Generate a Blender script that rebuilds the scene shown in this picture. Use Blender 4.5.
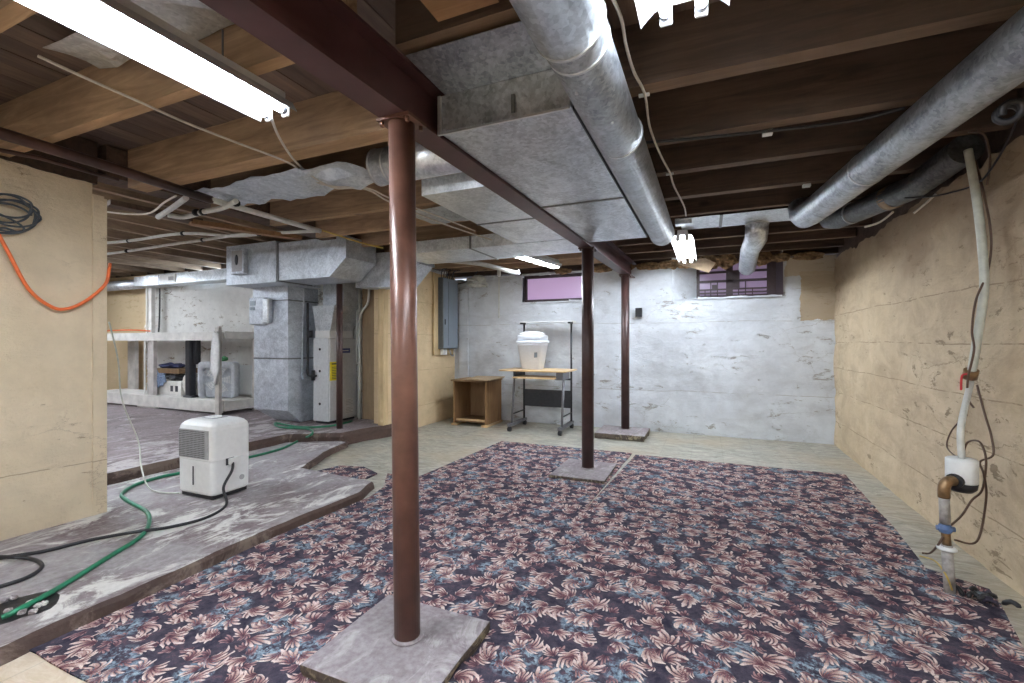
import bpy, math, random
from mathutils import Vector, Matrix, noise
random.seed(7)
for o in list(bpy.data.objects): bpy.data.objects.remove(o, do_unlink=True)
S = bpy.context.scene
COL = S.collection

# ---------------------------------------------------------------- camera
YAW = math.atan(195/455.0)
FW = (-math.sin(YAW), math.cos(YAW)); RT = (math.cos(YAW), math.sin(YAW)); HC = 1.2
cd = bpy.data.cameras.new('camera'); cd.sensor_width = 36; cd.lens = 455/1024*36; cd.clip_start = .02
cam = bpy.data.objects.new('camera', cd); COL.objects.link(cam)
cam.location = (0, 0, HC); cam.rotation_euler = (math.pi/2, 0, YAW)
S.camera = cam
# ---------------------------------------------------------------- world + exposure
w = bpy.data.worlds.new('world'); S.world = w; w.use_nodes = True
w.node_tree.nodes['Background'].inputs[0].default_value = (.75, .82, 1, 1)
w.node_tree.nodes['Background'].inputs[1].default_value = .6
S.view_settings.view_transform = 'Standard'; S.view_settings.look = 'None'
S.view_settings.gamma = 1; S.view_settings.use_curve_mapping = False
S.view_settings.exposure = 1.5
TUBE = 34.0          # radiance of the fluorescent tubes

def P(px, py, x=None, y=None, z=None):
    """point of the room on a known real plane (x, y or z given) as sighted from the survey position"""
    a = (px-512)/455; b = (341.5-py)/455
    dx, dy = FW[0]+a*RT[0], FW[1]+a*RT[1]
    d = x/dx if x is not None else y/dy if y is not None else (z-HC)/b
    return Vector((dx*d, dy*d, HC+b*d))

# ---------------------------------------------------------------- node helpers
class NT:
    def __init__(s, name, **kw):
        s.m = bpy.data.materials.new(name); s.m.use_nodes = True
        s.t = s.m.node_tree; s.n = s.t.nodes; s.b = s.n['Principled BSDF']
        s.tc = s.n.new('ShaderNodeTexCoord'); s.geo = s.n.new('ShaderNodeNewGeometry')
        for k, v in kw.items(): s.set(k, v)
    def L(s, a, b): s.t.links.new(a, b)
    def set(s, k, v):
        i = s.b.inputs[k.replace('_', ' ')]
        if hasattr(v, 'is_linked') or hasattr(v, 'links'): s.L(v, i)
        else: i.default_value = (*v, 1) if isinstance(v, tuple) and len(v) == 3 else v
    def inp(s, sock, v):
        if v is None: return
        if hasattr(v, 'links'): s.L(v, sock)
        else: sock.default_value = (*v, 1) if (isinstance(v, tuple) and len(v) == 3 and len(sock.default_value) == 4) else v
    def math(s, op, a, b=None, c=None, clamp=False):
        n = s.n.new('ShaderNodeMath'); n.operation = op; n.use_clamp = clamp
        s.inp(n.inputs[0], a); s.inp(n.inputs[1], b); s.inp(n.inputs[2], c); return n.outputs[0]
    def vm(s, op, a, b=None):
        n = s.n.new('ShaderNodeVectorMath'); n.operation = op
        s.inp(n.inputs[0], a)
        if b is not None: s.inp(n.inputs[1], b)
        return n.outputs[0]
    def scale(s, v, sc):
        n = s.n.new('ShaderNodeMapping'); s.L(v, n.inputs[0]); n.inputs['Scale'].default_value = sc if isinstance(sc, tuple) else (sc,)*3
        return n.outputs[0]
    def noise(s, v, scale, detail=4, rough=.55, dist=0):
        n = s.n.new('ShaderNodeTexNoise'); s.L(v, n.inputs['Vector'])
        n.inputs['Scale'].default_value = scale; n.inputs['Detail'].default_value = detail
        n.inputs['Roughness'].default_value = rough; n.inputs['Distortion'].default_value = dist
        return n.outputs[0]
    def ramp(s, f, stops):
        n = s.n.new('ShaderNodeValToRGB'); s.L(f, n.inputs[0]); e = n.color_ramp.elements
        while len(e) < len(stops): e.new(.5)
        for el, (p, c) in zip(e, stops): el.position = p; el.color = (*c, 1) if isinstance(c, tuple) else (c, c, c, 1)
        return n.outputs[0]
    def mix(s, f, a, b, mode='MIX'):
        n = s.n.new('ShaderNodeMix'); n.data_type = 'RGBA'; n.blend_type = mode
        s.inp(n.inputs[0], f); s.inp(n.inputs[6], a); s.inp(n.inputs[7], b); return n.outputs[2]
    def sep(s, v):
        n = s.n.new('ShaderNodeSeparateXYZ'); s.L(v, n.inputs[0]); return n.outputs
    def comb(s, x, y, z=0.0):
        n = s.n.new('ShaderNodeCombineXYZ'); s.inp(n.inputs[0], x); s.inp(n.inputs[1], y); s.inp(n.inputs[2], z); return n.outputs[0]
    def bump(s, h, strength=.5, dist=.01):
        n = s.n.new('ShaderNodeBump'); s.L(h, n.inputs['Height']); n.inputs['Strength'].default_value = strength
        n.inputs['Distance'].default_value = dist; s.L(n.outputs[0], s.b.inputs['Normal'])
    @property
    def pos(s): return s.geo.outputs['Position']
    @property
    def obj(s): return s.tc.outputs['Object']
    def rnd(s): return s.n.new('ShaderNodeObjectInfo').outputs['Random']

def plain(name, c, rough=.5, metal=0, var=.06, nscale=30, **kw):
    t = NT(name, Roughness=rough, Metallic=metal, **kw)
    f = t.noise(t.obj, nscale, 3)
    lo = tuple(max(0, v*(1-var*2.2)) for v in c); hi = tuple(min(1, v*(1+var*1.5)) for v in c)
    t.set('Base_Color', t.ramp(f, [(.3, lo), (.7, hi)]))
    return t.m

def wood(name, lo, hi, axis, rough=.7, knots=True, rand=.35):
    t = NT(name, Roughness=rough)
    p = t.vm('ADD', t.obj, t.scale(t.comb(t.rnd(), t.rnd(), t.rnd()), 37.0))
    sc = [9, 9, 9]; sc[axis] = .9
    g = t.noise(t.scale(p, tuple(sc)), 2.2, 6, .62, 1.2)
    col = t.ramp(g, [(.30, lo), (.52, tuple((a+b)/2 for a, b in zip(lo, hi))), (.74, hi)])
    if knots:
        v = t.n.new('ShaderNodeTexVoronoi'); sk = [3.2]*3; sk[axis] = 1.6
        t.L(t.scale(p, tuple(sk)), v.inputs['Vector']); v.inputs['Scale'].default_value = 1
        k = t.ramp(v.outputs['Distance'], [(.05, 1.0), (.10, 0.0)])
        col = t.mix(t.math('MULTIPLY', k, .75), col, (lo[0]*.25, lo[1]*.2, lo[2]*.2))
    n2 = t.noise(p, 1.7, 5, .6)
    col = t.mix(t.math('MULTIPLY', t.ramp(n2, [(.4, 0.0), (.7, 1.0)]), .5), col, (lo[0]*.6, lo[1]*.6, lo[2]*.65))
    br = t.math('MULTIPLY_ADD', t.rnd(), rand, 1-rand/2)
    col = t.vm('MULTIPLY', col, t.comb(br, br, br))
    t.set('Base_Color', col); t.bump(g, .3, .004)
    return t.m

def galv(name, lo, hi, rough=.34, metal=.88, scale=70):
    t = NT(name, Metallic=metal)
    v = t.n.new('ShaderNodeTexVoronoi'); t.L(t.obj, v.inputs['Vector']); v.inputs['Scale'].default_value = scale
    cell = t.sep(v.outputs['Color'])[0]
    big = t.noise(t.scale(t.obj, (1.4, .8, 1.4)), 3.4, 8, .72, 1.5)
    f = t.math('ADD', t.math('MULTIPLY', cell, .16), t.math('MULTIPLY', big, .92))
    col = t.ramp(f, [(.36, lo), (.66, hi)])
    dirt = t.ramp(t.noise(t.scale(t.obj, (3, 3, 5)), 2, 6, .65), [(.56, 0.0), (.72, 1.0)])
    col = t.mix(t.math('MULTIPLY', dirt, .30), col, tuple(v*.55 for v in lo))
    t.set('Base_Color', col)
    t.set('Roughness', t.math('MULTIPLY_ADD', f, .25, rough-.1)); t.bump(big, .22 if rough > .3 else .05, .01)
    return t.m

def wallmat(name, lo, hi, chip, chipamt=.66, lines=(), grime=None, patch=None, mottle=None, bstr=.8):
    t = NT(name, Roughness=.82)
    p = t.pos
    a = t.noise(p, 1.1, 6, .6, .3); b = t.noise(p, 7, 6, .65); c = t.noise(t.scale(p, (1, 1, 3)), 5, 8, .75, .5)
    col = t.ramp(a, [(.3, lo), (.7, hi)])
    col = t.mix(t.math('MULTIPLY', t.ramp(b, [(.35, 1.0), (.6, 0.0)]), .28), col, tuple(v*.72 for v in lo))
    if mottle:
        d = t.noise(t.scale(p, (1, 1, 2.2)), 2.3, 8, .7, .8)
        col = t.mix(t.math('MULTIPLY', t.ramp(d, [(.46, 0.0), (.68, 1.0)]), mottle[1]), col, mottle[0])
    cl = t.math('ADD', c, t.math('MULTIPLY', t.math('SUBTRACT', a, .5), .35))
    m = t.ramp(cl, [(chipamt, 0.0), (chipamt+.012, 1.0)])
    col = t.mix(t.math('MULTIPLY', m, .8), col, chip)
    z = t.sep(p)[2]
    for lz in lines:
        wv = t.math('MULTIPLY_ADD', t.math('SUBTRACT', a, .5), .06, z)
        lm = t.math('LESS_THAN', t.math('ABSOLUTE', t.math('SUBTRACT', wv, lz)), .0035)
        col = t.mix(t.math('MULTIPLY', t.math('MULTIPLY', lm, t.ramp(b, [(.42, 0.0), (.5, 1.0)])), .7), col, chip)
    ck = t.n.new('ShaderNodeTexVoronoi'); ck.feature = 'DISTANCE_TO_EDGE'; ck.inputs['Scale'].default_value = 1.6
    t.L(t.vm('ADD', t.scale(p, (1, 1, 1.7)), t.scale(t.comb(b, c, a), .35)), ck.inputs['Vector'])
    cm = t.math('MULTIPLY', t.ramp(ck.outputs['Distance'], [(.004, 1.0), (.008, 0.0)]), t.ramp(a, [(.5, 0.0), (.6, 1.0)]))
    col = t.mix(t.math('MULTIPLY', cm, .6), col, chip)
    if grime:      # bare, dirty plaster along the sill
        g = t.math('ADD', t.math('MULTIPLY', t.math('SUBTRACT', z, grime[0]), 1/grime[1]), t.math('MULTIPLY', t.math('SUBTRACT', a, .5), 3.0))
        col = t.mix(t.math('MULTIPLY', t.ramp(g, [(.2, 0.0), (.9, 1.0)]), grime[3]), col, grime[2])
    if patch: 
        for (x0, x1, y0, y1, z0, z1, pc, s) in patch:
            x, y, zz = t.sep(t.vm('ADD', p, t.scale(t.comb(t.math('SUBTRACT', b, .5), t.math('SUBTRACT', a, .5), t.math('SUBTRACT', c, .5)), s)))
            def band(v, lo_, hi_):
                return t.math('MULTIPLY', t.math('GREATER_THAN', v, lo_), t.math('LESS_THAN', v, hi_))
            f = t.math('MULTIPLY', t.math('MULTIPLY', band(x, x0, x1), band(y, y0, y1)), band(zz, z0, z1))
            col = t.mix(t.math('MULTIPLY', f, .85), col, pc)
    t.set('Base_Color', col)
    h = t.math('ADD', t.math('MULTIPLY', a, .8), t.math('ADD', t.math('MULTIPLY', b, .4), t.math('MULTIPLY_ADD', m, -.25, t.math('MULTIPLY', c, .35))))
    t.bump(h, bstr, .035)
    return t.m

# ---------------------------------------------------------------- materials
M = {}
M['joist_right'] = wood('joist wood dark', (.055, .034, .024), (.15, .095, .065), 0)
M['joist_left'] = wood('joist wood lamp-lit amber', (.25, .165, .105), (.56, .39, .25), 0)  # amber wood, lightened in colour for the strip light close by
M['joist_right_under'] = wood('joist bounce-lit underside', (.12, .075, .045), (.24, .15, .09), 0)  # both underside woods are lightened to stand in for bounced light
M['joist_left_under'] = wood('joist bounce-lit underside amber', (.30, .18, .09), (.55, .36, .20), 0)
M['joist_far'] = wood('joist wood pale', (.22, .15, .10), (.48, .35, .23), 1)
M['subfloor'] = wood('subfloor boards', (.09, .06, .048), (.22, .145, .105), 1, rand=.5)
M['block'] = wood('block wood', (.26, .13, .055), (.45, .26, .12), 0)
M['stud'] = wood('stud wood', (.5, .36, .19), (.68, .52, .3), 2, knots=False)
M['plywood'] = wood('weathered plywood', (.25, .17, .09), (.38, .27, .16), 2)
M['chipboard'] = wood('chipboard', (.24, .14, .07), (.36, .23, .12), 2, knots=False)
M['cabinet'] = wood('cabinet wood', (.22, .12, .05), (.34, .20, .09), 2, knots=False)
M['beech'] = wood('beech laminate', (.60, .40, .20), (.74, .53, .30), 0, .4, False, .05)
M['steel_beam'] = plain('oxide painted steel', (.085, .036, .038), .42, .15, .12, 6)
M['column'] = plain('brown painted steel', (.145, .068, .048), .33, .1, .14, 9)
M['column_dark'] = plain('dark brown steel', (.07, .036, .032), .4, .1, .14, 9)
M['galv'] = galv('galvanised sheet', (.34, .37, .41), (.76, .80, .85))
M['galv_bright'] = galv('bright galvanised sheet', (.50, .54, .58), (.84, .88, .92), .36)
M['galv_dull'] = galv('dull galvanised pipe', (.22, .24, .27), (.55, .59, .63), .42)
M['galv_dark'] = galv('dark galvanised pipe', (.10, .105, .11), (.22, .23, .24), .45)
M['duct_paint'] = galv('cool galvanised casing', (.38, .42, .48), (.68, .73, .79), .42, .5)
M['seam'] = plain('duct seam', (.20, .21, .22), .4, .7)
M['bright_edge'] = plain('bright drive cleat', (.70, .72, .74), .3, .8)
M['white_wall'] = wallmat('white painted stone wall', (.58, .61, .65), (.78, .82, .86), (.34, .32, .29), .618, lines=(.55, 1.45), mottle=((.46, .47, .49), .6),
    patch=[(1.02, 2, 5, 7, 1.45, 2.02, (.44, .33, .19), .10), (.86, 2, 5, 7, 1.98, 2.6, (.52, .43, .31), .12)])
M['tan_wall'] = wallmat('tan painted concrete wall', (.54, .42, .27), (.68, .56, .39), (.24, .17, .10), .62, lines=(.62, 1.19, .28, 1.5, .9), grime=(1.35, .8, (.30, .21, .13), .75), mottle=((.40, .30, .19), .75))
M['pier_wall'] = wallmat('tan painted plaster', (.68, .57, .40), (.76, .65, .48), (.36, .27, .17), .66, lines=(.42,))
M['peach_wall'] = wallmat('peach painted wall', (.66, .50, .30), (.75, .60, .38), (.40, .29, .17), .68, lines=(.30, .8, 1.3, 1.75))
M['alcove_wall'] = wallmat('flaking white wall', (.66, .65, .62), (.88, .88, .85), (.30, .24, .17), .585,
    patch=[(-20, -9.3, 0, 9, 0, 3, (.62, .46, .24), .3)])
M['sill_wood'] = plain('sill', (.20, .13, .08), .8)

def concrete(name, lo, hi, dark, pale, sc=1.0, grit=.15):
    t = NT(name, Roughness=.75); p = t.pos
    a = t.noise(p, .9*sc, 7, .65, .6); b = t.noise(t.scale(p, (1.5, .7, 1)), 3.5*sc, 9, .72, 1.0); c = t.noise(p, 40, 3)
    col = t.ramp(b, [(.3, lo), (.7, hi)])
    col = t.mix(t.ramp(a, [(.44, 0.0), (.58, .85)]), col, dark)
    col = t.mix(t.ramp(t.math('ADD', t.math('MULTIPLY', b, .6), t.math('MULTIPLY', a, .4)), [(.515, 0.0), (.57, .92)]), col, pale)
    col = t.mix(grit, col, t.ramp(c, [(.3, (.1, .1, .1)), (.7, (.8, .8, .8))]))
    t.set('Base_Color', col); t.bump(t.math('ADD', b, t.math('MULTIPLY', c, .15)), .5, .02); return t.m
M['slab'] = concrete('stained concrete slab', (.22, .185, .195), (.42, .39, .39), (.14, .085, .09), (.74, .72, .68))
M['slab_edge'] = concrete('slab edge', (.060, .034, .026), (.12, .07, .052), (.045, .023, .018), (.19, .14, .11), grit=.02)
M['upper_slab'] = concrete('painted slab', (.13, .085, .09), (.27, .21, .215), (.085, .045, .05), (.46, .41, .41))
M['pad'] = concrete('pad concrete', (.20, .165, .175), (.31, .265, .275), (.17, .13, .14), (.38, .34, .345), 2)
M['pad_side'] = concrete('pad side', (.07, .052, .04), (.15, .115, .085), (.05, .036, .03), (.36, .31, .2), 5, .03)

def vinyl():
    t = NT('mottled vinyl floor', Roughness=.45); p = t.pos
    s = t.noise(t.scale(p, (2.6, 7, 1)), 2.0, 8, .75, 1.6); a = t.noise(p, .8, 4)
    col = t.ramp(s, [(.32, (.17, .165, .14)), (.5, (.36, .35, .29)), (.66, (.56, .54, .47))])
    y = t.sep(p)[1]
    col = t.mix(t.ramp(a, [(.46, 0.0), (.66, .75)]), col, (.44, .35, .22))
    near = t.math('LESS_THAN', t.math('ADD', y, t.math('MULTIPLY', t.math('SUBTRACT', a, .5), .8)), 1.4)
    col = t.mix(near, col, t.ramp(s, [(.3, (.50, .38, .25)), (.7, (.70, .62, .52))]))
    sx, sy, _ = t.sep(t.scale(p, 3.28))
    def line(v):
        fr = t.math('FRACT', t.math('ADD', v, 40.0)); return t.math('LESS_THAN', t.math('ABSOLUTE', t.math('SUBTRACT', fr, .5)), .012)
    g = t.math('MAXIMUM', line(sx), line(sy))
    col = t.mix(t.math('MULTIPLY', g, .22), col, (.16, .15, .12))
    t.set('Base_Color', col); t.bump(s, .15, .004); return t.m
M['vinyl'] = vinyl()

def carpet(name, off):
    t = NT(name, Roughness=.95, Specular_IOR_Level=.1); p0 = t.vm('ADD', t.pos, off)
    wob = t.noise(p0, 9, 3); 
    p0 = t.vm('ADD', p0, t.scale(t.comb(t.math('SUBTRACT', wob, .5), t.math('SUBTRACT', t.noise(t.vm('ADD', p0, (5.0, 3.0, 0.0)), 9, 3), .5)), .05))
    def frond(scale, offs, k, size, curl):
        c = t.scale(t.vm('ADD', p0, offs), (scale, scale, 0.0))
        v = t.n.new('ShaderNodeTexVoronoi'); v.voronoi_dimensions = '2D'; v.inputs['Scale'].default_value = 1; v.inputs['Randomness'].default_value = .8
        t.L(c, v.inputs['Vector'])
        q = t.vm('SUBTRACT', c, v.outputs['Position']); cr, cg, cb = t.sep(v.outputs['Color'])
        x, y, _ = t.sep(q)
        ang = t.math('MULTIPLY_ADD', t.math('SNAP', t.math('MULTIPLY', cr, 6.283), 1.047), 1.0, .4)
        ca, sa = t.math('COSINE', ang), t.math('SINE', ang)
        xr = t.math('ADD', t.math('MULTIPLY', x, ca), t.math('MULTIPLY', y, sa))
        yr = t.math('SUBTRACT', t.math('MULTIPLY', y, ca), t.math('MULTIPLY', x, sa))
        xr = t.math('ADD', xr, .42); yr = t.math('MULTIPLY', yr, 1.25)
        r = t.math('SQRT', t.math('ADD', t.math('MULTIPLY', xr, xr), t.math('MULTIPLY', yr, yr)))
        th = t.math('ARCTAN2', yr, xr)
        th = t.math('ADD', th, t.math('MULTIPLY', t.math('MULTIPLY', t.math('SUBTRACT', cg, .5), curl), r))
        pet = t.math('ABSOLUTE', t.math('COSINE', t.math('MULTIPLY', th, k)))
        alt = t.math('MULTIPLY_ADD', t.math('COSINE', t.math('MULTIPLY_ADD', th, k*.9, t.math('MULTIPLY', cb, 6.0))), .16, .84)
        taper = t.math('SUBTRACT', 1.0, t.math('MULTIPLY', t.math('MULTIPLY', th, th), .34))
        R = t.math('MULTIPLY', t.math('MULTIPLY', t.math('MULTIPLY', taper, alt), size), t.math('MULTIPLY_ADD', t.math('POWER', pet, .6), .5, .5))
        mask = t.math('MULTIPLY', t.math('SUBTRACT', R, r), 22.0, clamp=True)
        mask = t.math('MULTIPLY', mask, t.math('LESS_THAN', t.math('ABSOLUTE', th), 1.65))
        mask = t.math('MULTIPLY', mask, t.math('MULTIPLY', t.math('SUBTRACT', pet, .22), 3.0, clamp=True))
        rel = t.math('DIVIDE', r, t.math('MAXIMUM', R, .05))
        sh = t.math('MULTIPLY', t.math('MULTIPLY_ADD', pet, .6, .4), t.math('MULTIPLY_ADD', rel, .85, .12))
        return mask, sh, cb
    weave = t.noise(p0, 260, 2); mid = t.noise(p0, 60, 3)
    col = t.ramp(t.noise(p0, 22, 4, .7), [(.35, (.030, .028, .046)), (.55, (.072, .062, .085)), (.72, (.15, .08, .10))])
    vb = t.n.new('ShaderNodeTexVoronoi'); vb.voronoi_dimensions = '2D'; vb.inputs['Scale'].default_value = 4.6
    t.L(t.vm('ADD', p0, (1.7, .4, 0.0)), vb.inputs['Vector'])
    bl = t.math('MULTIPLY', t.ramp(vb.outputs['Distance'], [(.27, 1.0), (.38, 0.0)]), t.ramp(t.noise(p0, 48, 3, .7), [(.44, 0.0), (.56, 1.0)]))
    col = t.mix(t.math('MULTIPLY', bl, .85), col, t.ramp(mid, [(.35, (.12, .17, .23)), (.65, (.38, .50, .57))]))
    P1 = [(.15, (.05, .022, .035)), (.45, (.19, .085, .095)), (.8, (.40, .24, .23))]
    P2 = [(.12, (.06, .022, .035)), (.34, (.20, .08, .09)), (.56, (.47, .31, .27)), (.84, (.76, .63, .56))]
    for sc, o, k, sz, cu, pal in ((11.5, (3.1, 1.3, 0.0), 7.0, .72, 4.0, P1), (8.4, (5.5, 2.2, 0.0), 8.0, .74, 4.5, P2), (7.4, (.3, 7.7, 0.0), 8.0, .86, 5.0, P2)):
        m, sh, cb = frond(sc, o, k, sz, cu)
        c2 = t.ramp(t.math('ADD', sh, t.math('MULTIPLY', t.math('SUBTRACT', mid, .5), .35)), pal)
        col = t.mix(m, col, c2)
    col = t.mix(t.math('MULTIPLY', t.ramp(weave, [(.42, 1.0), (.55, 0.0)]), .35), col, (.03, .025, .04))
    t.set('Base_Color', col); t.bump(weave, .5, .004)
    return t.m
M['carpet'] = carpet('floral carpet', (0.0, 0.0, 0.0))

M['white_plastic'] = plain('white plastic', (.80, .81, .80), .35, 0, .02)
M['pipe_grey'] = plain('weathered grey pipe', (.40, .38, .36), .6, .1, .2, 25)
M['grille'] = plain('grey grille', (.36, .36, .37), .5, 0, .05)
M['pvc'] = plain('white pvc', (.62, .63, .60), .4, 0, .05)
M['translucent_hose'] = plain('pale flexible hose', (.58, .60, .53), .3, 0, .06)
M['black'] = plain('black rubber', (.018, .018, .022), .45, 0, .1)
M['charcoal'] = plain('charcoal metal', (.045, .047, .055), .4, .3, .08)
M['grey_metal'] = plain('grey powder coat', (.20, .20, .22), .4, .4, .06)
M['cream_paint'] = plain('cream painted timber', (.70, .68, .64), .6, 0, .08, 8)
M['post_paint'] = plain('grey painted timber', (.56, .53, .50), .65, 0, .1, 8)
M['white_enamel'] = plain('white enamel', (.78, .80, .80), .35, 0, .02)
M['furnace'] = plain('furnace casing', (.68, .70, .72), .4, .2, .04)
M['yellow'] = plain('yellow notice', (.85, .72, .03), .5, 0, .02)
M['blue_badge'] = plain('blue badge', (.05, .07, .28), .4)
M['paper'] = plain('paper', (.74, .74, .74), .7, 0, .03)
M['ink'] = plain('ink', (.05, .05, .06), .6)
M['orange'] = plain('orange cord', (.80, .17, .045), .45, 0, .05)
M['green'] = plain('green hose', (.018, .20, .10), .35, 0, .15, 12)
M['wire_white'] = plain('white cable', (.66, .62, .55), .5)
M['wire_yellow'] = plain('yellow cable', (.55, .40, .10), .5)
M['wire_brown'] = plain('brown wire', (.12, .07, .045), .5)
M['coil'] = plain('grey blue cable', (.06, .075, .09), .4)
M['rust_pipe'] = plain('old steel pipe', (.10, .055, .045), .42, .45, .25, 5)
M['brass'] = plain('weathered brass', (.30, .19, .10), .42, .7, .15)
M['blue_valve'] = plain('blue enamel', (.10, .17, .34), .45)
M['red'] = plain('red grip', (.6, .03, .04), .4)
M['panel_face'] = plain('panel door', (.27, .32, .37), .4, .3, .04, 4)
M['panel_side'] = plain('panel box', (.13, .15, .17), .5, .3)
M['copper'] = plain('copper', (.4, .16, .08), .35, .9)
M['insulation'] = plain('old insulation', (.30, .19, .10), .95, 0, .35, 14)
M['cardboard'] = plain('cardboard flap', (.42, .31, .20), .8)
M['navy_cloth'] = plain('navy cloth', (.025, .03, .09), .9)
M['blue_cloth'] = plain('blue checked cloth', (.25, .33, .48), .9, 0, .3, 60)
M['white_cloth'] = plain('white rag', (.72, .72, .71), .9)
M['fan_grey'] = plain('fan plastic', (.60, .63, .67), .4)
M['green_leaf'] = plain('green scrap', (.05, .22, .08), .6)
M['frame_dark'] = plain('dark window frame', (.065, .045, .05), .5)
M['tub'] = plain('white tub', (.76, .80, .86), .35, 0, .02)
M['decora'] = plain('white reflector', (.50, .53, .56), .3, 0, .02)
def emit(name, c, s, rough=.3):
    t = NT(name, Roughness=rough, Base_Color=c, Emission_Color=c, Emission_Strength=s); return t.m
M['tube'] = emit('lit tube', (.86, .92, 1.0), TUBE)
M['daylight'] = emit('daylit pane', (.72, .86, 1.0), 7.0)
M['purple_pane'] = emit('purple film pane', (.36, .25, .40), .30)
M['purple_pane2'] = emit('dim purple pane', (.26, .19, .30), .16)

# ---------------------------------------------------------------- mesh builder
class MB:
    def __init__(s): s.v = []; s.f = []; s.sm = []; s.mi = []
    def add(s, vs, fs, smooth=False, mi=0):
        k = len(s.v); s.v += [tuple(v) for v in vs]
        for f in fs: s.f.append([i+k for i in f]); s.sm.append(smooth); s.mi.append(mi)
        return s
    def box(s, x0, x1, y0, y1, z0, z1, mi=0, M4=None):
        vs = [Vector((x, y, z)) for z in (z0, z1) for y in (y0, y1) for x in (x0, x1)]
        if M4 is not None: vs = [M4 @ v for v in vs]
        return s.add(vs, [(0, 2, 3, 1), (4, 5, 7, 6), (0, 1, 5, 4), (2, 6, 7, 3), (0, 4, 6, 2), (1, 3, 7, 5)], False, mi)
    def bbox(s, x0, x1, y0, y1, z0, z1, b=.01, mi=0, seg=2, axis=2):
        """box rounded along its vertical (axis 2) edges and softened top and bottom"""
        def ring(inset, z):
            pts = []
            for cx, cy, a0 in ((x1-b, y1-b, 0), (x0+b, y1-b, 90), (x0+b, y0+b, 180), (x1-b, y0+b, 270)):
                for i in range(seg+1):
                    a = math.radians(a0+90*i/seg); pts.append((cx+(b-inset)*math.cos(a), cy+(b-inset)*math.sin(a), z))
            return pts
        q = b*.5
        return s.loft([ring(q, z0), ring(0, z0+q), ring(0, z1-q), ring(q, z1)], mi=mi, smooth=False)
    def loft(s, rings, closed=True, caps=True, smooth=True, mi=0):
        n = len(rings[0]); vs = [p for r in rings for p in r]; fs = []
        for j in range(len(rings)-1):
            for i in range(n if closed else n-1):
                a = j*n+i; b = j*n+(i+1) % n; fs.append((a, b, b+n, a+n))
        s.add(vs, fs, smooth, mi)
        if caps:
            k = len(s.v)-len(vs)
            s.f.append([k+i for i in range(n)][::-1]); s.sm.append(False); s.mi.append(mi)
            s.f.append([k+(len(rings)-1)*n+i for i in range(n)]); s.sm.append(False); s.mi.append(mi)
        return s
    def tube(s, pts, r, n=8, mi=0, caps=True, smooth=True):
        pts = [Vector(p) for p in pts]; rings = []
        rr = r if isinstance(r, (list, tuple)) else [r]*len(pts)
        up = None
        for i, p in enumerate(pts):
            d = (pts[min(i+1, len(pts)-1)]-pts[max(i-1, 0)])
            if d.length < 1e-9: d = Vector((0, 0, 1))
            d.normalize()
            if up is None:
                up = Vector((0, 0, 1)) if abs(d.z) < .9 else Vector((0, 1, 0))
            up = (up-d*up.dot(d))
            if up.length < 1e-6: up = d.orthogonal()
            up.normalize(); sd = d.cross(up)
            rings.append([p+(up*math.cos(2*math.pi*k/n)+sd*math.sin(2*math.pi*k/n))*rr[i] for k in range(n)])
        return s.loft(rings, True, caps, smooth, mi)
    def lathe(s, c, prof, n=16, mi=0, smooth=True, M4=None):
        rings = []
        for r, z in prof:
            q = [Vector((c[0]+r*math.cos(2*math.pi*k/n), c[1]+r*math.sin(2*math.pi*k/n), c[2]+z)) for k in range(n)]
            if M4 is not None: q = [M4 @ v for v in q]
            rings.append(q)
        return s.loft(rings, True, True, smooth, mi)
    def prism(s, poly, z0, z1, mi=0):
        n = len(poly)
        vs = [(x, y, z0) for x, y in poly]+[(x, y, z1) for x, y in poly]
        return s.add(vs, [list(range(n))[::-1], list(range(n, 2*n))]+[(i, (i+1) % n, n+(i+1) % n, n+i) for i in range(n)], False, mi)
    def prismy(s, poly, y0, y1, mi=0):     # polygon in x, z extruded along y
        n = len(poly)
        vs = [(x, y0, z) for x, z in poly]+[(x, y1, z) for x, z in poly]
        return s.add(vs, [list(range(n)), list(range(n, 2*n))[::-1]]+[(i, n+i, n+(i+1) % n, (i+1) % n) for i in range(n)], False, mi)
    def build(s, name, mats, parent=None, origin=None):
        me = bpy.data.meshes.new(name)
        o0 = Vector(origin) if origin is not None else (world_of(parent) if parent is not None else Vector(s.v[0]))
        me.from_pydata([tuple(Vector(v)-o0) for v in s.v], [], s.f)
        for p, sm, mi in zip(me.polygons, s.sm, s.mi): p.use_smooth = sm; p.material_index = mi
        for m in (mats if isinstance(mats, (list, tuple)) else [mats]): me.materials.append(M[m] if isinstance(m, str) else m)
        me.update()
        o = bpy.data.objects.new(name, me); COL.objects.link(o)
        if parent is not None: o.parent = parent; o.location = o0-world_of(parent)
        else: o.location = o0
        return o
LOC = {}
def world_of(o):
    v = Vector(o.location)
    while o.parent: o = o.parent; v = v+Vector(o.location)
    return v
def tag(o, label, cat, group=None, kind=None):
    if label: o['label'] = label
    if cat: o['category'] = cat
    if group: o['group'] = group
    if kind: o['kind'] = kind
    return o
def empty(name, loc, label, cat, group=None):
    o = bpy.data.objects.new(name, None); o.empty_display_size = .1; COL.objects.link(o); o.location = loc
    return tag(o, label, cat, group)
def struct(o): o['kind'] = 'structure'; return o
def smoothpath(pts, n=8):
    pts = [Vector(p) for p in pts]; out = []
    for i in range(len(pts)-1):
        p0, p1, p2, p3 = pts[max(i-1, 0)], pts[i], pts[i+1], pts[min(i+2, len(pts)-1)]
        for k in range(n):
            u = k/n
            out.append(.5*((2*p1)+(p2-p0)*u+(2*p0-5*p1+4*p2-p3)*u*u+(-p0+3*p1-3*p2+p3)*u**3))
    out.append(pts[-1]); return out
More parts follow.
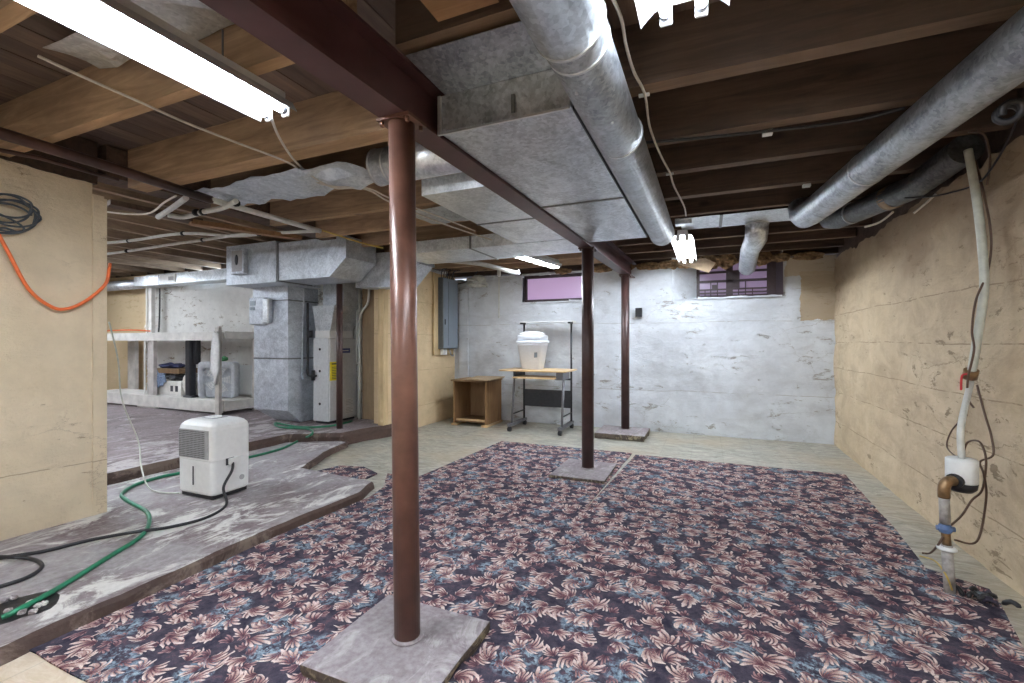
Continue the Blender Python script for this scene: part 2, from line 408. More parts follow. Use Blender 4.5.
def wire(name, pts, r, mat, label=None, cat=None, parent=None, n=6, sub=8, group=None):
    o = MB().tube(smoothpath(pts, sub), r, n).build(name, mat, parent, None if parent else pts[0])
    return tag(o, label, cat, group) if label else o

# ---------------------------------------------------------------- room shell
XR, YB, XP, YA = 1.36, 6.33, -3.70, 4.95
YN, XF = -2.6, -12.0
def gridwall(name, mat, u0, u1, z0, ztop, place, thick, step=.045, holes=(), grooves=(), amp=.012, seed=0, bow=None):
    """a wall face as a fine uneven grid, closed behind by a box; place(u, off, z) -> point, off = towards the room"""
    nu = max(2, int((u1-u0)/step)); nz = max(2, int(2.3/step))
    mb = MB(); vs = []; fs = []
    for j in range(nz+1):
        for i in range(nu+1):
            u = u0+(u1-u0)*i/nu; top = ztop(u); z = z0+(top-z0)*j/nz
            d = amp*(noise.noise(Vector((u*1.3+seed, z*1.3, seed)))+.5*noise.noise(Vector((u*5+seed, z*5, 3))))
            for gz, gd in grooves:
                dz = z-(gz+.012*math.sin(u*1.7+gz*9)); 
                if abs(dz) < step*.75: d -= gd
            vs.append(place(u, d, z))
    for j in range(nz):
        for i in range(nu):
            uc = u0+(u1-u0)*(i+.5)/nu; top = ztop(uc); zc = z0+(top-z0)*(j+.5)/nz
            if any(a < uc < b and c < zc < e for a, b, c, e in holes): continue
            k = j*(nu+1)+i; fs.append((k, k+1, k+nu+2, k+nu+1))
    mb.add(vs, fs, True)
    # backing around the holes
    cuts = sorted(set([u0, u1]+[h for a in holes for h in a[:2]]))
    for a, b in zip(cuts[:-1], cuts[1:]):
        um = (a+b)/2; hh = [h for h in holes if h[0] < um < h[1]]
        zt = min(ztop(a), ztop(b), ztop(um))-.02
        spans = [(z0, zt)] if not hh else [(z0, hh[0][2])]+([(hh[0][3], zt)] if hh[0][3] < zt-.03 else [])
        for c, e in spans:
            q = [place(uu, off, zz) for zz in (c, e) for off in (-.03, -thick) for uu in (a, b)]
            mb.add(q, [(0, 2, 3, 1), (4, 5, 7, 6), (0, 1, 5, 4), (2, 6, 7, 3), (0, 4, 6, 2), (1, 3, 7, 5)])
    return struct(mb.build(name, mat))

def rag(base, a, seed):
    return lambda u: base+a*noise.noise(Vector((u*2.1, seed, 0)))+a*.6*noise.noise(Vector((u*9, seed, 4)))
wr = gridwall('wall_right', 'tan_wall', YN, YB, 0, rag(2.16, .06, 3), lambda u, o, z: (XR-o, u, z), .3,
              grooves=((.62, .012), (1.19, .009), (1.86, .02), (.28, .006)), amp=.02, seed=11)
W1 = (-2.55, -1.60, 1.785, 2.19); W2 = (-.425, .84, 1.755, 2.5)
wb = gridwall('wall_back', 'white_wall', XP-.02, XR+.02, 0, rag(2.20, .04, 8), lambda u, o, z: (u, YB-o, z), .35,
              holes=(W1, W2), grooves=((.55, .005), (1.45, .006), (1.0, .004)), amp=.022, seed=4)
wl = gridwall('wall_left', 'pier_wall', YN, 1.66, .05, rag(2.235, .03, 1), lambda u, o, z: (XP+o, u, z), .3,
              grooves=((.42, .006), (1.05, .004)), amp=.02, seed=21)
MB().box(XP-.30, XP-.01, 1.64, 1.725, .06, 2.17).box(XP-.02, XP+.012, 1.655, 1.73, .06, 2.15).build('corner_strip', 'pier_wall', wl)
wp = gridwall('wall_partition', 'peach_wall', 4.66, YB-.02, 0, rag(2.22, .02, 5), lambda u, o, z: (XP+o, u, z), .22,
              grooves=((.30, .014),), amp=.012, seed=31)
wa = gridwall('wall_alcove', 'alcove_wall', XF, XP-.24, .1, lambda u: 2.40, lambda u, o, z: (u, YA-o, z), .3,
              holes=((-8.1, -6.9, 2.26, 2.39),), amp=.02, seed=41, step=.08)
struct(MB().box(XF, XR+.3, YN-.3, YN, 0, 2.6).build('wall_rear', 'pier_wall'))
struct(MB().box(XF-.3, XF, YN, YA+.3, 0, 2.6).build('wall_far_left', 'alcove_wall'))
fl = struct(MB().box(XF, XR+.3, YN-.3, YB+.3, -.12, 0).build('floor', 'vinyl'))

# rim of dark timber above the stone walls
def trim(n, *b):
    return struct(MB().box(*b).build('trim_%d' % n, 'joist_right'))
trim(1, XR+.06, XR+.26, YN, YB+.3, 2.10, 2.54)
trim(2, XP-.2, XR+.3, YB+.10, YB+.30, 2.24, 2.54)
trim(3, XP-.32, XP-.08, YN, 1.72, 2.26, 2.54)
trim(4, XP-.26, XP-.06, 1.76, YB, 2.33, 2.54)
struct(MB().box(XF, XP-.24, YA+.30, YB+.4, 0, 2.6).build('wall_leak_seal', 'alcove_wall'))  # unseen filler block added to seal a light leak behind the partition
trim(5, XF, XP, YA+.06, YA+.28, 2.40, 2.6)

# slabs
def slabmesh(name, poly, z, mats, seed, parent=None):
    """concrete slab with a worn, uneven top and a rough edge"""
    # resample the outline
    pts = []
    n = len(poly)
    for i in range(n):
        a, b = Vector(poly[i]), Vector(poly[(i+1) % n]); L = (b-a).length; k = max(1, int(L/.07))
        for j in range(k): pts.append(a+(b-a)*j/k)
    def jit(p, s, a=.02): return a*noise.noise(Vector((p.x*4+s, p.y*4, seed)))+a*.5*noise.noise(Vector((p.x*13+s, p.y*13, seed)))
    c = sum(pts, Vector((0, 0)))/len(pts)
    mb = MB(); lo = []; mid = []; hi = []; inn = []
    for i, p in enumerate(pts):
        t = (pts[(i+1) % len(pts)]-pts[i-1]).normalized(); nrm = Vector((t.y, -t.x))
        q = p+nrm*jit(p, 0); 
        lo.append((*(q+nrm*.008), -.002)); mid.append((*(q+nrm*jit(p, 5)), z*.72)); hi.append((*(q-nrm*.016), z)); inn.append((*(q-nrm*.03), z+.001))
    mb.loft([lo, mid], caps=False, smooth=True, mi=1); mb.loft([mid, hi], caps=False, smooth=True, mi=1); mb.loft([hi, inn], caps=False, mi=0)
    k = len(mb.v); mb.v += inn; mb.f.append([k+i for i in range(len(inn))]); mb.sm.append(False); mb.mi.append(0)
    return struct(mb.build(name, mats, parent))
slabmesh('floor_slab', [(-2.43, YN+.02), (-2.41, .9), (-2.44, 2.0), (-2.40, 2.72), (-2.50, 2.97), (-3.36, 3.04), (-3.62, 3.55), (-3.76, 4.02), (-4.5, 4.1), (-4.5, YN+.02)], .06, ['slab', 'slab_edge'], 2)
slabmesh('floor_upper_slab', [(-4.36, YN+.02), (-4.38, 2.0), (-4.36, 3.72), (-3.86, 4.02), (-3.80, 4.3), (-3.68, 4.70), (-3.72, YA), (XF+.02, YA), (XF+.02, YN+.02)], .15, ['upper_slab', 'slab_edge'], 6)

# ceiling: subfloor boards and joists are its pieces
ce = struct(MB().box(XF, XR+.3, YN-.3, YB+.3, 2.575, 2.62).build('ceiling', 'subfloor'))
def shared(name, me_obj, loc, parent):
    o = me_obj.copy(); COL.objects.link(o); o.name = name; o.parent = parent; o.location = Vector(loc)-world_of(parent); return o
pl = MB().box(-.07, .07, YN, YB+.2, -.025, 0).build('plank', 'subfloor', ce, (0, 0, 0))
pl.location = Vector((-9.0, 0, 2.574))-world_of(ce)
xx = -8.855
while xx < 1.6:
    shared('plank', pl, (xx, random.uniform(-.02, .02), 2.574+random.uniform(-.003, 0)), ce); xx += .145
pl.location.x += 0
def joists(ys, x0, x1, z0, z1, mat, wdt=.055):
    first = None
    for y in ys:
        t = wdt
        if isinstance(y, tuple): y, t = y
        bevel = .004
        mb = MB(); mb.box(x0, x1, -t/2, t/2, z0, z1); mb.mi[0] = 1  # bottom face takes the wood with bounced light in its colour
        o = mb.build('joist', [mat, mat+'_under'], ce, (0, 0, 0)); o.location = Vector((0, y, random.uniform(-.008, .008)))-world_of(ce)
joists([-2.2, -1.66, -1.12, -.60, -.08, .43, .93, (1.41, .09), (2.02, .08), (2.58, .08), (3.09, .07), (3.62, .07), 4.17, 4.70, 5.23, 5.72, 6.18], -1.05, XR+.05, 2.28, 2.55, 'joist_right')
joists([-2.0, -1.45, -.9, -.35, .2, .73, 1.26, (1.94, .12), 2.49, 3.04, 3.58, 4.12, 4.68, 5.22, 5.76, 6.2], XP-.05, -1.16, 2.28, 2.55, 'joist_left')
jf = MB().box(-.028, .028, YN, YA+.05, 2.40, 2.573).build('joist', 'joist_far', ce, (0, 0, 0)); jf.location = Vector((-4.42, 0, 0))-world_of(ce)
for x in [-4.88, -5.35, -5.82, -6.32, -6.85, -7.38, -7.85, -8.32, -8.9, -9.4, -9.9, -10.4, -10.9, -11.4]:
    shared('joist', jf, (x, 0, 0), ce)
# blocking between joists
MB().box(-.85, -.62, 1.02, 1.34, 2.30, 2.42).build('blocking', 'block', ce)
def bar(mb, a, b, wx, wz):
    a, b = Vector(a), Vector(b); d = (b-a).normalized(); s = d.cross(Vector((0, 0, 1))); s.normalize(); u = s.cross(d)
    q = [p+s*i*wx/2+u*j*wz/2 for p in (a, b) for i, j in ((-1, -1), (1, -1), (1, 1), (-1, 1))]
    return mb.add(q, [(3, 2, 1, 0), (4, 5, 6, 7), (0, 1, 5, 4), (1, 2, 6, 5), (2, 3, 7, 6), (3, 0, 4, 7)])
bar(MB(), P(913, 24, z=2.31), P(935, -30, z=2.50), .05, .05).build('bridging', 'joist_left', ce)
# loose timber beneath the amber joists towards the furnace
bar(MB(), P(190, 222, z=2.24), P(300, 238, z=2.26), .09, .04).build('nailer', 'block', ce)
bar(MB(), P(108, 203, z=2.27), P(200, 222, z=2.26), .12, .04).build('nailer', 'joist_right', ce)

# ---------------------------------------------------------------- steel beam and columns
def beamx(y): return -1.118+.030*(y-.8)
def hprism(mb, y0, y1, prof, mi=0):
    n = len(prof); vs = [(beamx(y0)+u, y0, z) for u, z in prof]+[(beamx(y1)+u, y1, z) for u, z in prof]
    return mb.add(vs, [list(range(n)), list(range(n, 2*n))[::-1]]+[(i, n+i, n+(i+1) % n, (i+1) % n) for i in range(n)], False, mi)
bm = empty('steel_beam', (beamx(2), 2, 2.06), 'dark oxide-red steel beam with a wide lower flange, carried on the three brown columns', 'beam')
for nm, prof in (('lower_flange', [(-.058, 2.060), (.058, 2.060), (.058, 2.072), (-.058, 2.072)]), ('web', [(-.005, 2.072), (.005, 2.072), (.005, 2.255), (-.005, 2.255)]),
                 ('upper_flange', [(-.058, 2.255), (.058, 2.255), (.058, 2.268), (-.058, 2.268)])):
    hprism(MB(), YN, YB+.1, prof).build(nm, 'steel_beam', bm)
def column(x, y, z0, z1, r, mat, label, plate=True, tilt=0.0, group='brown steel columns'):
    t = empty('support_column', (x, y, z0), label, 'column', group)
    MB().tube([(x, y, z0), (x+tilt, y, z1-.012)], r, 28).build('pole', mat, t)
    if plate:
        x += tilt; MB().box(x-.075, x+.075, y-.06, y+.06, z1-.012, z1).build('top_plate', mat, t)
        first = None
        for sx in (-1, 1):
            for sy in (-1, 1):
                MB().lathe((x+sx*.058, y+sy*.045, z1-.03), [(.009, 0), (.009, .018)], 6).build('bolt', mat, t)
    x -= tilt if plate else 0
    MB().lathe((x, y, z0), [(r+.012, 0), (r+.010, .004), (r+.001, .010)], 24).build('base_ring', 'pad', t)
    return t
def pad(x0, x1, y0, y1, z, label, rot=0, seed=0):
    c = Vector(((x0+x1)/2, (y0+y1)/2)); hx, hy = (x1-x0)/2, (y1-y0)/2; pts = []
    for (ax, ay), (bx, by) in (((-1, -1), (1, -1)), ((1, -1), (1, 1)), ((1, 1), (-1, 1)), ((-1, 1), (-1, -1))):
        for k in range(10):
            u = k/10; pts.append((c.x+hx*(ax+(bx-ax)*u), c.y+hy*(ay+(by-ay)*u)))
    mb = MB(); lo, mid, hi, inn = [], [], [], []
    for px, py in pts:
        j = .012*noise.noise(Vector((px*14, py*14, seed))); d = (Vector((px, py))-c); n = d.normalized()
        lo.append((*(Vector((px, py))+n*(j*2-.006)), .0085)); mid.append((*(Vector((px, py))+n*j), z*.55)); hi.append((*(Vector((px, py))+n*(.3*j)), z-.004)); inn.append((*(Vector((px, py))-n*.008), z))
    mb.loft([lo, mid, hi], caps=False, smooth=False, mi=1); mb.loft([hi, inn], caps=True, mi=0, smooth=False)
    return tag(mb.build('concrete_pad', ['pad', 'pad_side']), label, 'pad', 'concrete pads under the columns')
pad(-1.33, -.82, 1.19, 1.68, .055, 'large grey concrete pad under the nearest brown column, on the carpet', seed=1)
pad(-1.27, -.79, 3.80, 4.40, .035, 'flat grey concrete pad under the middle column, at the carpet seam', seed=2)
pad(-1.28, -.68, 5.58, 6.14, .075, 'dark grey concrete pad of the column by the white wall', seed=3)
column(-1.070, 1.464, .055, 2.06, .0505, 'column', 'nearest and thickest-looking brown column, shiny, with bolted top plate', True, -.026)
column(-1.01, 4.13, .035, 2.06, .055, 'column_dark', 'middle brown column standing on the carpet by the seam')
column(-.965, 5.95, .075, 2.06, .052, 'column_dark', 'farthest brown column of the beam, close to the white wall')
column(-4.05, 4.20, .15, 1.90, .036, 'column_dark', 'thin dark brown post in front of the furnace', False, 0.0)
tag(MB().box(-.885, -.80, 6.27, 6.31, 1.53, 1.65).box(-.865, -.82, 6.262, 6.27, 1.55, 1.63).build('electrical_box', 'black'), 'small black box fixed to the white wall right of the farthest column', 'electrical box')

# ---------------------------------------------------------------- carpets
def carpetmesh(name, poly, label, z=.008, seed=0, grp=None):
    pts = []
    for i in range(len(poly)):
        a, b = Vector(poly[i]), Vector(poly[(i+1) % len(poly)]); k = max(1, int((b-a).length/.05))
        for j in range(k):
            p = a+(b-a)*j/k; n = Vector(((b-a).y, -(b-a).x)).normalized()
            pts.append(p+n*.006*noise.noise(Vector((p.x*7, p.y*7, seed))))
    mb = MB(); mb.prism([tuple(p) for p in pts], .0015, z)
    return tag(mb.build(name, 'carpet'), label, 'carpet', grp)
carpetmesh('carpet', [(-2.41, .88), (-.88, .88), (-.84, 3.0), (-.80, 3.2), (-.735, 4.98), (-2.26, 4.96), (-2.34, 3.33), (-2.66, 3.34), (-2.44, 3.02), (-2.38, 2.78), (-2.425, 2.0), (-2.40, 1.2)],
           'dark floral carpet on the step side, under the nearest column', seed=1)
carpetmesh('carpet', [(-.878, .88), (.72, .88), (1.02, 1.9), (1.13, 2.4), (1.23, 2.78), (1.25, 2.92), (1.15, 2.99), (1.06, 3.06), (1.10, 3.6), (1.14, 4.93), (-.69, 4.93), (-.77, 3.6), (-.795, 3.2), (-.837, 3.0)],
           'dark floral carpet on the tan wall side, beneath the sump pipe', seed=2)
tag(MB().prism([(-3.30, 3.10), (-2.95, 3.09), (-2.72, 3.14), (-2.74, 3.30), (-3.0, 3.42), (-3.24, 3.36)], .001, .012).build('carpet_scrap', 'carpet'), 'small torn scrap of floral carpet behind the low slab', 'carpet scrap')

# ---------------------------------------------------------------- fluorescent fixtures
def fixture(x, y0, y1, z, label, rot=0, refl=.125, sp=.05, tr=.016, spine=True, group='fluorescent ceiling fixtures'):
    """two-tube strip light hanging along y; z = height of the tubes"""
    t = empty('fluorescent_light', (x, (y0+y1)/2, z), label, 'ceiling light', group)
    L = (y1-y0)/2
    def b(mb, name, mat):
        o = mb.build(name, mat, t, (0, 0, 0)); o.location = (0, 0, 0); return o
    b(MB().bbox(-.045, .045, -L, L, .035, .085, .006), 'housing', 'white_enamel')
    prof = [(-refl, -.012), (-refl+.004, -.006), (-.085, .028), (-.05, .036), (.05, .036), (.085, .028), (refl-.004, -.006), (refl, -.012)]
    vs = [(u, yy, zz+dz) for dz in (0, .003) for yy in (-L, L) for u, zz in prof]; n = len(prof)
    fs = []
    for i in range(n-1):
        fs.append((i, i+1, n+i+1, n+i)); fs.append((2*n+i, 3*n+i, 3*n+i+1, 2*n+i+1))
        fs.append((i, 2*n+i, 2*n+i+1, i+1)); fs.append((n+i, n+i+1, 3*n+i+1, 3*n+i))
    b(MB().add(vs, fs), 'reflector', 'decora')
    for sx in (-1, 1):
        b(MB().tube([(sx*sp, -L+.03, 0), (sx*sp, L-.03, 0)], tr, 14), 'lamp_tube', 'tube')
        for sy in (-1, 1):
            mb = MB(); mb.tube([(sx*sp, sy*(L-.03), 0), (sx*sp, sy*(L-.012), 0)], tr+.0015, 14)
            b(mb, 'tube_cap', 'grey_metal')
            b(MB().bbox(sx*sp-.018, sx*sp+.018, min(sy*(L-.012), sy*L), max(sy*(L-.012), sy*L), -.024, .036, .004), 'socket', 'white_enamel')
    for yy in (-L*.6, L*.6):
        b(MB().tube([(0, yy, .085), (0, yy, 2.40-z)], .004, 6), 'hanger', 'grey_metal')
    t.rotation_euler = (0, 0, rot); return t
fixture(-1.715, .18, 1.42, 2.19, 'fluorescent strip light over the tan pier, its white cord leaving the far end', refl=.11)
fixture(-.065, .23, 1.47, 2.19, 'fluorescent strip light with wide reflector cut by the top edge beside the large round duct')
fixture(-.215, 4.60, 5.92, 2.175, 'small-looking fluorescent light seen end-on, between the round duct and the barred window', refl=.10, sp=.04)
fixture(-1.88, 4.50, 5.62, 2.16, 'fluorescent light glowing above the purple window', rot=-.17, refl=.07, sp=.03)
fixture(-2.9, -2.1, -.9, 2.19, 'added out-of-view fluorescent fill light behind the viewer on the pier side')  # two unseen fill lights added behind the camera to lift the room
fixture(.45, -2.0, -.8, 2.19, 'added out-of-view fluorescent fill light behind the viewer on the right wall side')
fixture(-5.6, .6, 1.8, 2.34, 'added out-of-view fluorescent fill light in the side cellar behind the tan pier')  # this and the cellar lights below are added out of view as brighteners
fixture(-7.6, 1.9, 3.1, 2.34, 'added out-of-view fluorescent fill light over the side cellar shelf')
fixture(-6.2, -1.6, -.4, 2.34, 'added out-of-view fluorescent fill light at the near end of the side cellar')
fixture(-9.2, 2.9, 4.1, 2.34, 'added out-of-view fluorescent fill light at the far corner of the side cellar')
fixture(-5.0, .7, 1.9, 2.34, 'added out-of-view fluorescent fill light just behind the tan pier corner')

# ---------------------------------------------------------------- windows
def window1():
    x0, x1, z0, z1 = W1; y = YB+.10
    wn = empty('window_1', ((x0+x1)/2, y, z0), None, None); wn['kind'] = 'structure'
    f = .045
    MB().box(x0, x1, y, y+.05, z0, z0+f).box(x0, x1, y, y+.05, z1-f, z1).box(x0, x0+f, y, y+.05, z0+f, z1-f).box(x1-f, x1, y, y+.05, z0+f, z1-f).build('window_frame', 'frame_dark', wn)
    MB().box(x0+f, x1-f, y+.02, y+.03, z0+f, z1-f).build('pane', 'purple_pane', wn)
    MB().box(x0-.0, x1, YB-.03, y, z0-.02, z0).build('window_sill', 'white_wall', wn)
    MB().box(x0-.015, x0, YB-.0, y+.05, z0-.02, z1).box(x1, x1+.015, YB, y+.05, z0-.02, z1).box(x0, x1, YB, y+.05, z1, z1+.02).build('reveal', 'white_wall', wn)
    MB().box(x0-.3, x1+.3, YB+.34, YB+.36, z0-.3, z1+.3).build('backing', 'white_wall', wn)
window1()
def window2():
    x0, x1, z0, z1 = W2; y = YB+.27
    wn = empty('window_2', ((x0+x1)/2, y, z0), None, None); wn['kind'] = 'structure'
    i0, i1 = -.13, .80
    MB().add([(x0, YB-.02, z0-.01), (i0, y, z0), (i0, y, 2.5), (x0, YB-.02, 2.5)], [(0, 1, 2, 3)]).build('reveal', 'white_wall', wn)
    MB().add([(x1, YB-.02, z0-.01), (i1, y, z0), (i1, y, 2.5), (x1, YB-.02, 2.5)], [(3, 2, 1, 0)]).build('reveal', 'frame_dark', wn)
    MB().add([(x0, YB-.03, z0-.012), (x1, YB-.03, z0-.012), (i1, y, z0), (i0, y, z0)], [(0, 1, 2, 3)]).build('window_sill', 'white_wall', wn)
    f = .025
    mb = MB().box(i0, i1, y, y+.05, z0, z0+.03).box(i0, i0+.04, y, y+.05, z0, 2.4).box(i1-.10, i1, y, y+.05, z0, 2.4)
    mb.box(i0+.04, i1-.1, y-.01, y+.04, 1.98, 2.01).box(i0+.04, i1-.1, y, y+.04, 2.10, 2.13).box(i0+.44, i0+.52, y+.0, y+.03, 1.9, 2.1).build('window_frame', 'frame_dark', wn)
    MB().box(i0+.36, i0+.44, y-.01, y+.03, z0+.03, 2.3).build('mullion', 'frame_dark', wn)
    MB().box(i0+.04, i0+.36, y+.02, y+.03, z0+.03, 2.3).build('pane', 'purple_pane2', wn)
    MB().box(i0+.44, i1-.10, y+.02, y+.03, z0+.03, 2.3).build('pane', 'purple_pane2', wn)
    # iron grate outside the lower half, with a small square block pattern
    for zz in (1.80, 1.84, 1.885):
        MB().box(i0+.03, i1-.09, y-.02, y-.008, zz-.010, zz+.010).build('grate_bar', 'frame_dark', wn)
    for u in (.10, .17, .25, .50, .58, .66):
        MB().box(i0+u, i0+u+.012, y-.02, y-.008, z0+.02, 1.88 if u not in (.17, .25, .58) else 1.985).build('grate_bar', 'frame_dark', wn)
    MB().box(i0+.19, i0+.25, y-.012, y, 1.89, 1.95).build('latch', 'frame_dark', wn)
    MB().box(x0-.2, x1+.2, YB+.36, YB+.38, z0-.3, 2.6).build('backing', 'frame_dark', wn)
window2()
def window3():
    y = YA+.12
    wn = empty('window_3', (-7.5, y, 2.2), None, None); wn['kind'] = 'structure'
    MB().box(-8.1, -6.9, y+.02, y+.04, 2.2, 2.40).build('pane', 'daylight', wn)
    MB().box(-8.1, -6.9, y, y+.05, 2.2, 2.24).box(-8.1, -8.06, y, y+.05, 2.24, 2.4).box(-6.94, -6.9, y, y+.05, 2.24, 2.4).build('window_frame', 'white_enamel', wn)
window3()

# torn insulation along the top of the white wall
def lump(name, cx, cy, cz, rx, ry, rz, mat, seed, parent=None, n=18, m=10):
    rings = []
    for j in range(1, m):
        a = math.pi*j/m; ring = []
        for i in range(n):
            b = 2*math.pi*i/n; d = Vector((math.sin(a)*math.cos(b), math.sin(a)*math.sin(b), math.cos(a)))
            k = 1+.45*noise.noise(d*2.2+Vector((seed, seed*.7, 0)))+.25*noise.noise(d*6+Vector((seed, 0, 0)))
            ring.append((cx+rx*d.x*k, cy+ry*d.y*k, cz+rz*d.z*k))
        rings.append(ring)
    return MB().loft(rings, smooth=False).build(name, mat, parent)
INS = ['just left of the farthest column', 'right of the farthest column', 'near the left reveal of the barred window', 'above the left reveal of the barred window', 'behind the loose brown flap', 'behind the elbow duct', 'at the right part of the barred window', 'over the right jamb of the barred window', 'by the corner with the tan wall', 'over the purple window', 'between the purple window and the middle column']
for i, (cx, rx, rz) in enumerate([(-1.0, .10, .05), (-.72, .16, .05), (-.45, .15, .06), (-.22, .13, .06), (.02, .14, .09), (.22, .13, .09), (.62, .11, .08), (.82, .10, .05), (1.1, .16, .05), (-1.9, .12, .04), (-1.35, .16, .05)]):
    tag(lump('insulation', cx, YB-.02, 2.21, rx, .05, rz, 'insulation', i*3.3), 'torn brown insulation tuft '+INS[i], 'insulation', 'insulation tufts on the white wall')
tag(MB().add([(-.34, 6.18, 2.19), (.10, 6.16, 2.17), (.02, 6.12, 2.05), (-.02, 6.22, 2.25), (-.30, 6.24, 2.24)], [(0, 2, 1), (0, 1, 3), (0, 3, 4), (2, 3, 1)]).build('insulation_flap', 'cardboard'),
    'loose brown flap hanging at the barred window corner', 'insulation')

# ---------------------------------------------------------------- ducts
def rectduct(name, x0, x1, y0, y1, z0, z1, label, seams=(), axis='y', mat='galv', crosses=True, endcleat=True, x0b=None):
    t = empty(name, ((x0+x1)/2, y0, z0), label, 'duct')
    cuts = [y0 if axis == 'y' else x0]+list(seams)+[y1 if axis == 'y' else x1]
    for a, b in zip(cuts[:-1], cuts[1:]):
        mb = MB(); g = .002
        X0, X1, Y0, Y1 = (x0, x1, a+g, b-g) if axis == 'y' else (a+g, b-g, y0, y1)
        tp = (lambda yy: x0+(x0b-x0)*(yy-y0)/(y1-y0)) if x0b is not None else (lambda yy: X0)
        cx, cy = (X0+X1)/2, (Y0+Y1)/2; dp = .022
        # underside with the shallow cross break of stiffened sheet
        mb.add([(tp(Y0), Y0, z0), (X1, Y0, z0), (X1, Y1, z0), (tp(Y1), Y1, z0), (cx, cy, z0-dp if crosses else z0)], [(0, 4, 1), (1, 4, 2), (2, 4, 3), (3, 4, 0)])
        mb.add([(tp(Y0), Y0, z0), (X1, Y0, z0), (X1, Y1, z0), (tp(Y1), Y1, z0), (tp(Y0), Y0, z1), (X1, Y0, z1), (X1, Y1, z1), (tp(Y1), Y1, z1)], [(0, 1, 5, 4), (1, 2, 6, 5), (2, 3, 7, 6), (3, 0, 4, 7), (4, 5, 6, 7)])
        mb.build('duct_section', mat, t)
    for s in seams:
        mb = MB(); q = .006
        if axis == 'y': mb.box((x0 if x0b is None else x0+(x0b-x0)*(s-y0)/(y1-y0))-q, x1+q, s-.010, s+.010, z0-q, z1)
        else: mb.box(s-.010, s+.010, y0-q, y1+q, z0-q, z1)
        mb.build('seam_joint', 'seam', t)
    return t
tr = rectduct('trunk_duct', -1.03, -.465, 1.63, 3.96, 2.074, 2.225, 'wide galvanised trunk duct right beside the steel beam, its blunt end facing the viewer', seams=(2.80,), x0b=-.957)
MB().box(-1.031, -1.017, 1.618, 1.63, 2.058, 2.22).box(-1.015, -.465, 1.620, 1.63, 2.058, 2.066).build('corner_cleat', 'bright_edge', tr)
MB().box(-.70, -.685, 1.622, 1.63, 2.09, 2.16).build('dent_mark', 'seam', tr)
MB().add([(-1.03, 1.40, 2.262), (-.42, 1.40, 2.262), (-.40, 1.66, 2.222), (-1.0, 1.66, 2.222), (-1.03, 1.40, 2.265), (-.42, 1.40, 2.265), (-.40, 1.66, 2.225), (-1.0, 1.66, 2.225)],
         [(3, 2, 1, 0), (4, 5, 6, 7), (0, 1, 5, 4), (1, 2, 6, 5), (2, 3, 7, 6), (3, 0, 4, 7)]).build('collar_sheet', 'galv_dull', tr)
MB().box(-.464, -.458, 1.66, 3.95, 2.07, 2.21).build('side_gap_shade', 'charcoal', tr)  # dark sheet painting in the black shade of the gap beside the duct

rectduct('branch_duct', -1.62, -1.10, 2.36, 3.86, 2.10, 2.20, 'bright galvanised duct on the furnace side of the beam, with cross-broken sheets', seams=(3.11,), mat='galv_bright')
rectduct('cross_duct', -3.0, -1.12, 3.88, 4.50, 2.10, 2.22, 'low galvanised duct running from the furnace plenum to the beam', seams=(-2.1,), axis='x', mat='galv_bright')
# offset that drops from the cross duct to the plenum
t = empty('duct_transition', (-3.3, 3.9, 1.9), 'sloping galvanised transition between furnace plenum and cross duct', 'duct')
MB().prismy([(-3.95, 1.86), (-3.25, 1.84), (-3.0, 2.095), (-3.0, 2.24), (-3.95, 2.27)], 4.36, 4.62).build('duct_section', 'duct_paint', t)
MB().box(-3.01, -2.99, 4.35, 4.63, 2.085, 2.245).build('seam_joint', 'seam', t)

def sheet(name, x0, x1, y0, y1, z, amp, mat, label, seed, nx=26, ny=8, cat='sheet metal', group=None):
    vs = []; fs = []
    for j in range(ny+1):
        for i in range(nx+1):
            x = x0+(x1-x0)*i/nx; y = y0+(y1-y0)*j/ny
            d = amp*(1-2*abs(noise.noise(Vector((x*3.2+seed, y*4, seed)))))+amp*.5*noise.noise(Vector((x*9, y*9, seed)))
            vs.append((x, y, z-d))
    n = len(vs); vs2 = [(a, b, c+.003) for a, b, c in vs]
    for j in range(ny):
        for i in range(nx):
            k = j*(nx+1)+i; fs.append((k, k+nx+1, k+nx+2, k+1)); fs.append((n+k, n+k+1, n+k+nx+2, n+k+nx+1))
    return tag(MB().add(vs, fs+[], False).add(vs2, [], False).build(name, mat), label, cat, group)
sheet('joist_pan', -3.35, -1.90, 2.02, 2.44, 2.275, .045, 'galv_bright', 'crumpled bright sheet metal pan nailed between the amber joists', 5, 22, 6)
sheet('joist_pan', -2.30, -1.10, 3.08, 3.52, 2.27, .012, 'galv_dull', 'stained sheet metal pan behind the bright branch duct', 9, 10, 4)
sheet('joist_pan', -.22, .80, 4.22, 4.66, 2.272, .006, 'galv_bright', 'flat pale sheet metal pan between the dark joists above the elbow duct', 12, 8, 3)
sheet('joist_pan', -2.62, -2.22, 1.0, 1.20, 2.47, .02, 'galv_bright', 'sheet metal pan high between joists above the tan pier', 14, 8, 4)
sheet('joist_pan', -2.02, -1.60, .98, 1.22, 2.46, .015, 'galv_bright', 'short sheet metal pan between the strip light and the steel beam', 17, 6, 4)
MB().box(.10, .125, 4.21, 4.67, 2.262, 2.268).build('seam_joint', 'seam', bpy.data.objects['joist_pan.002'])

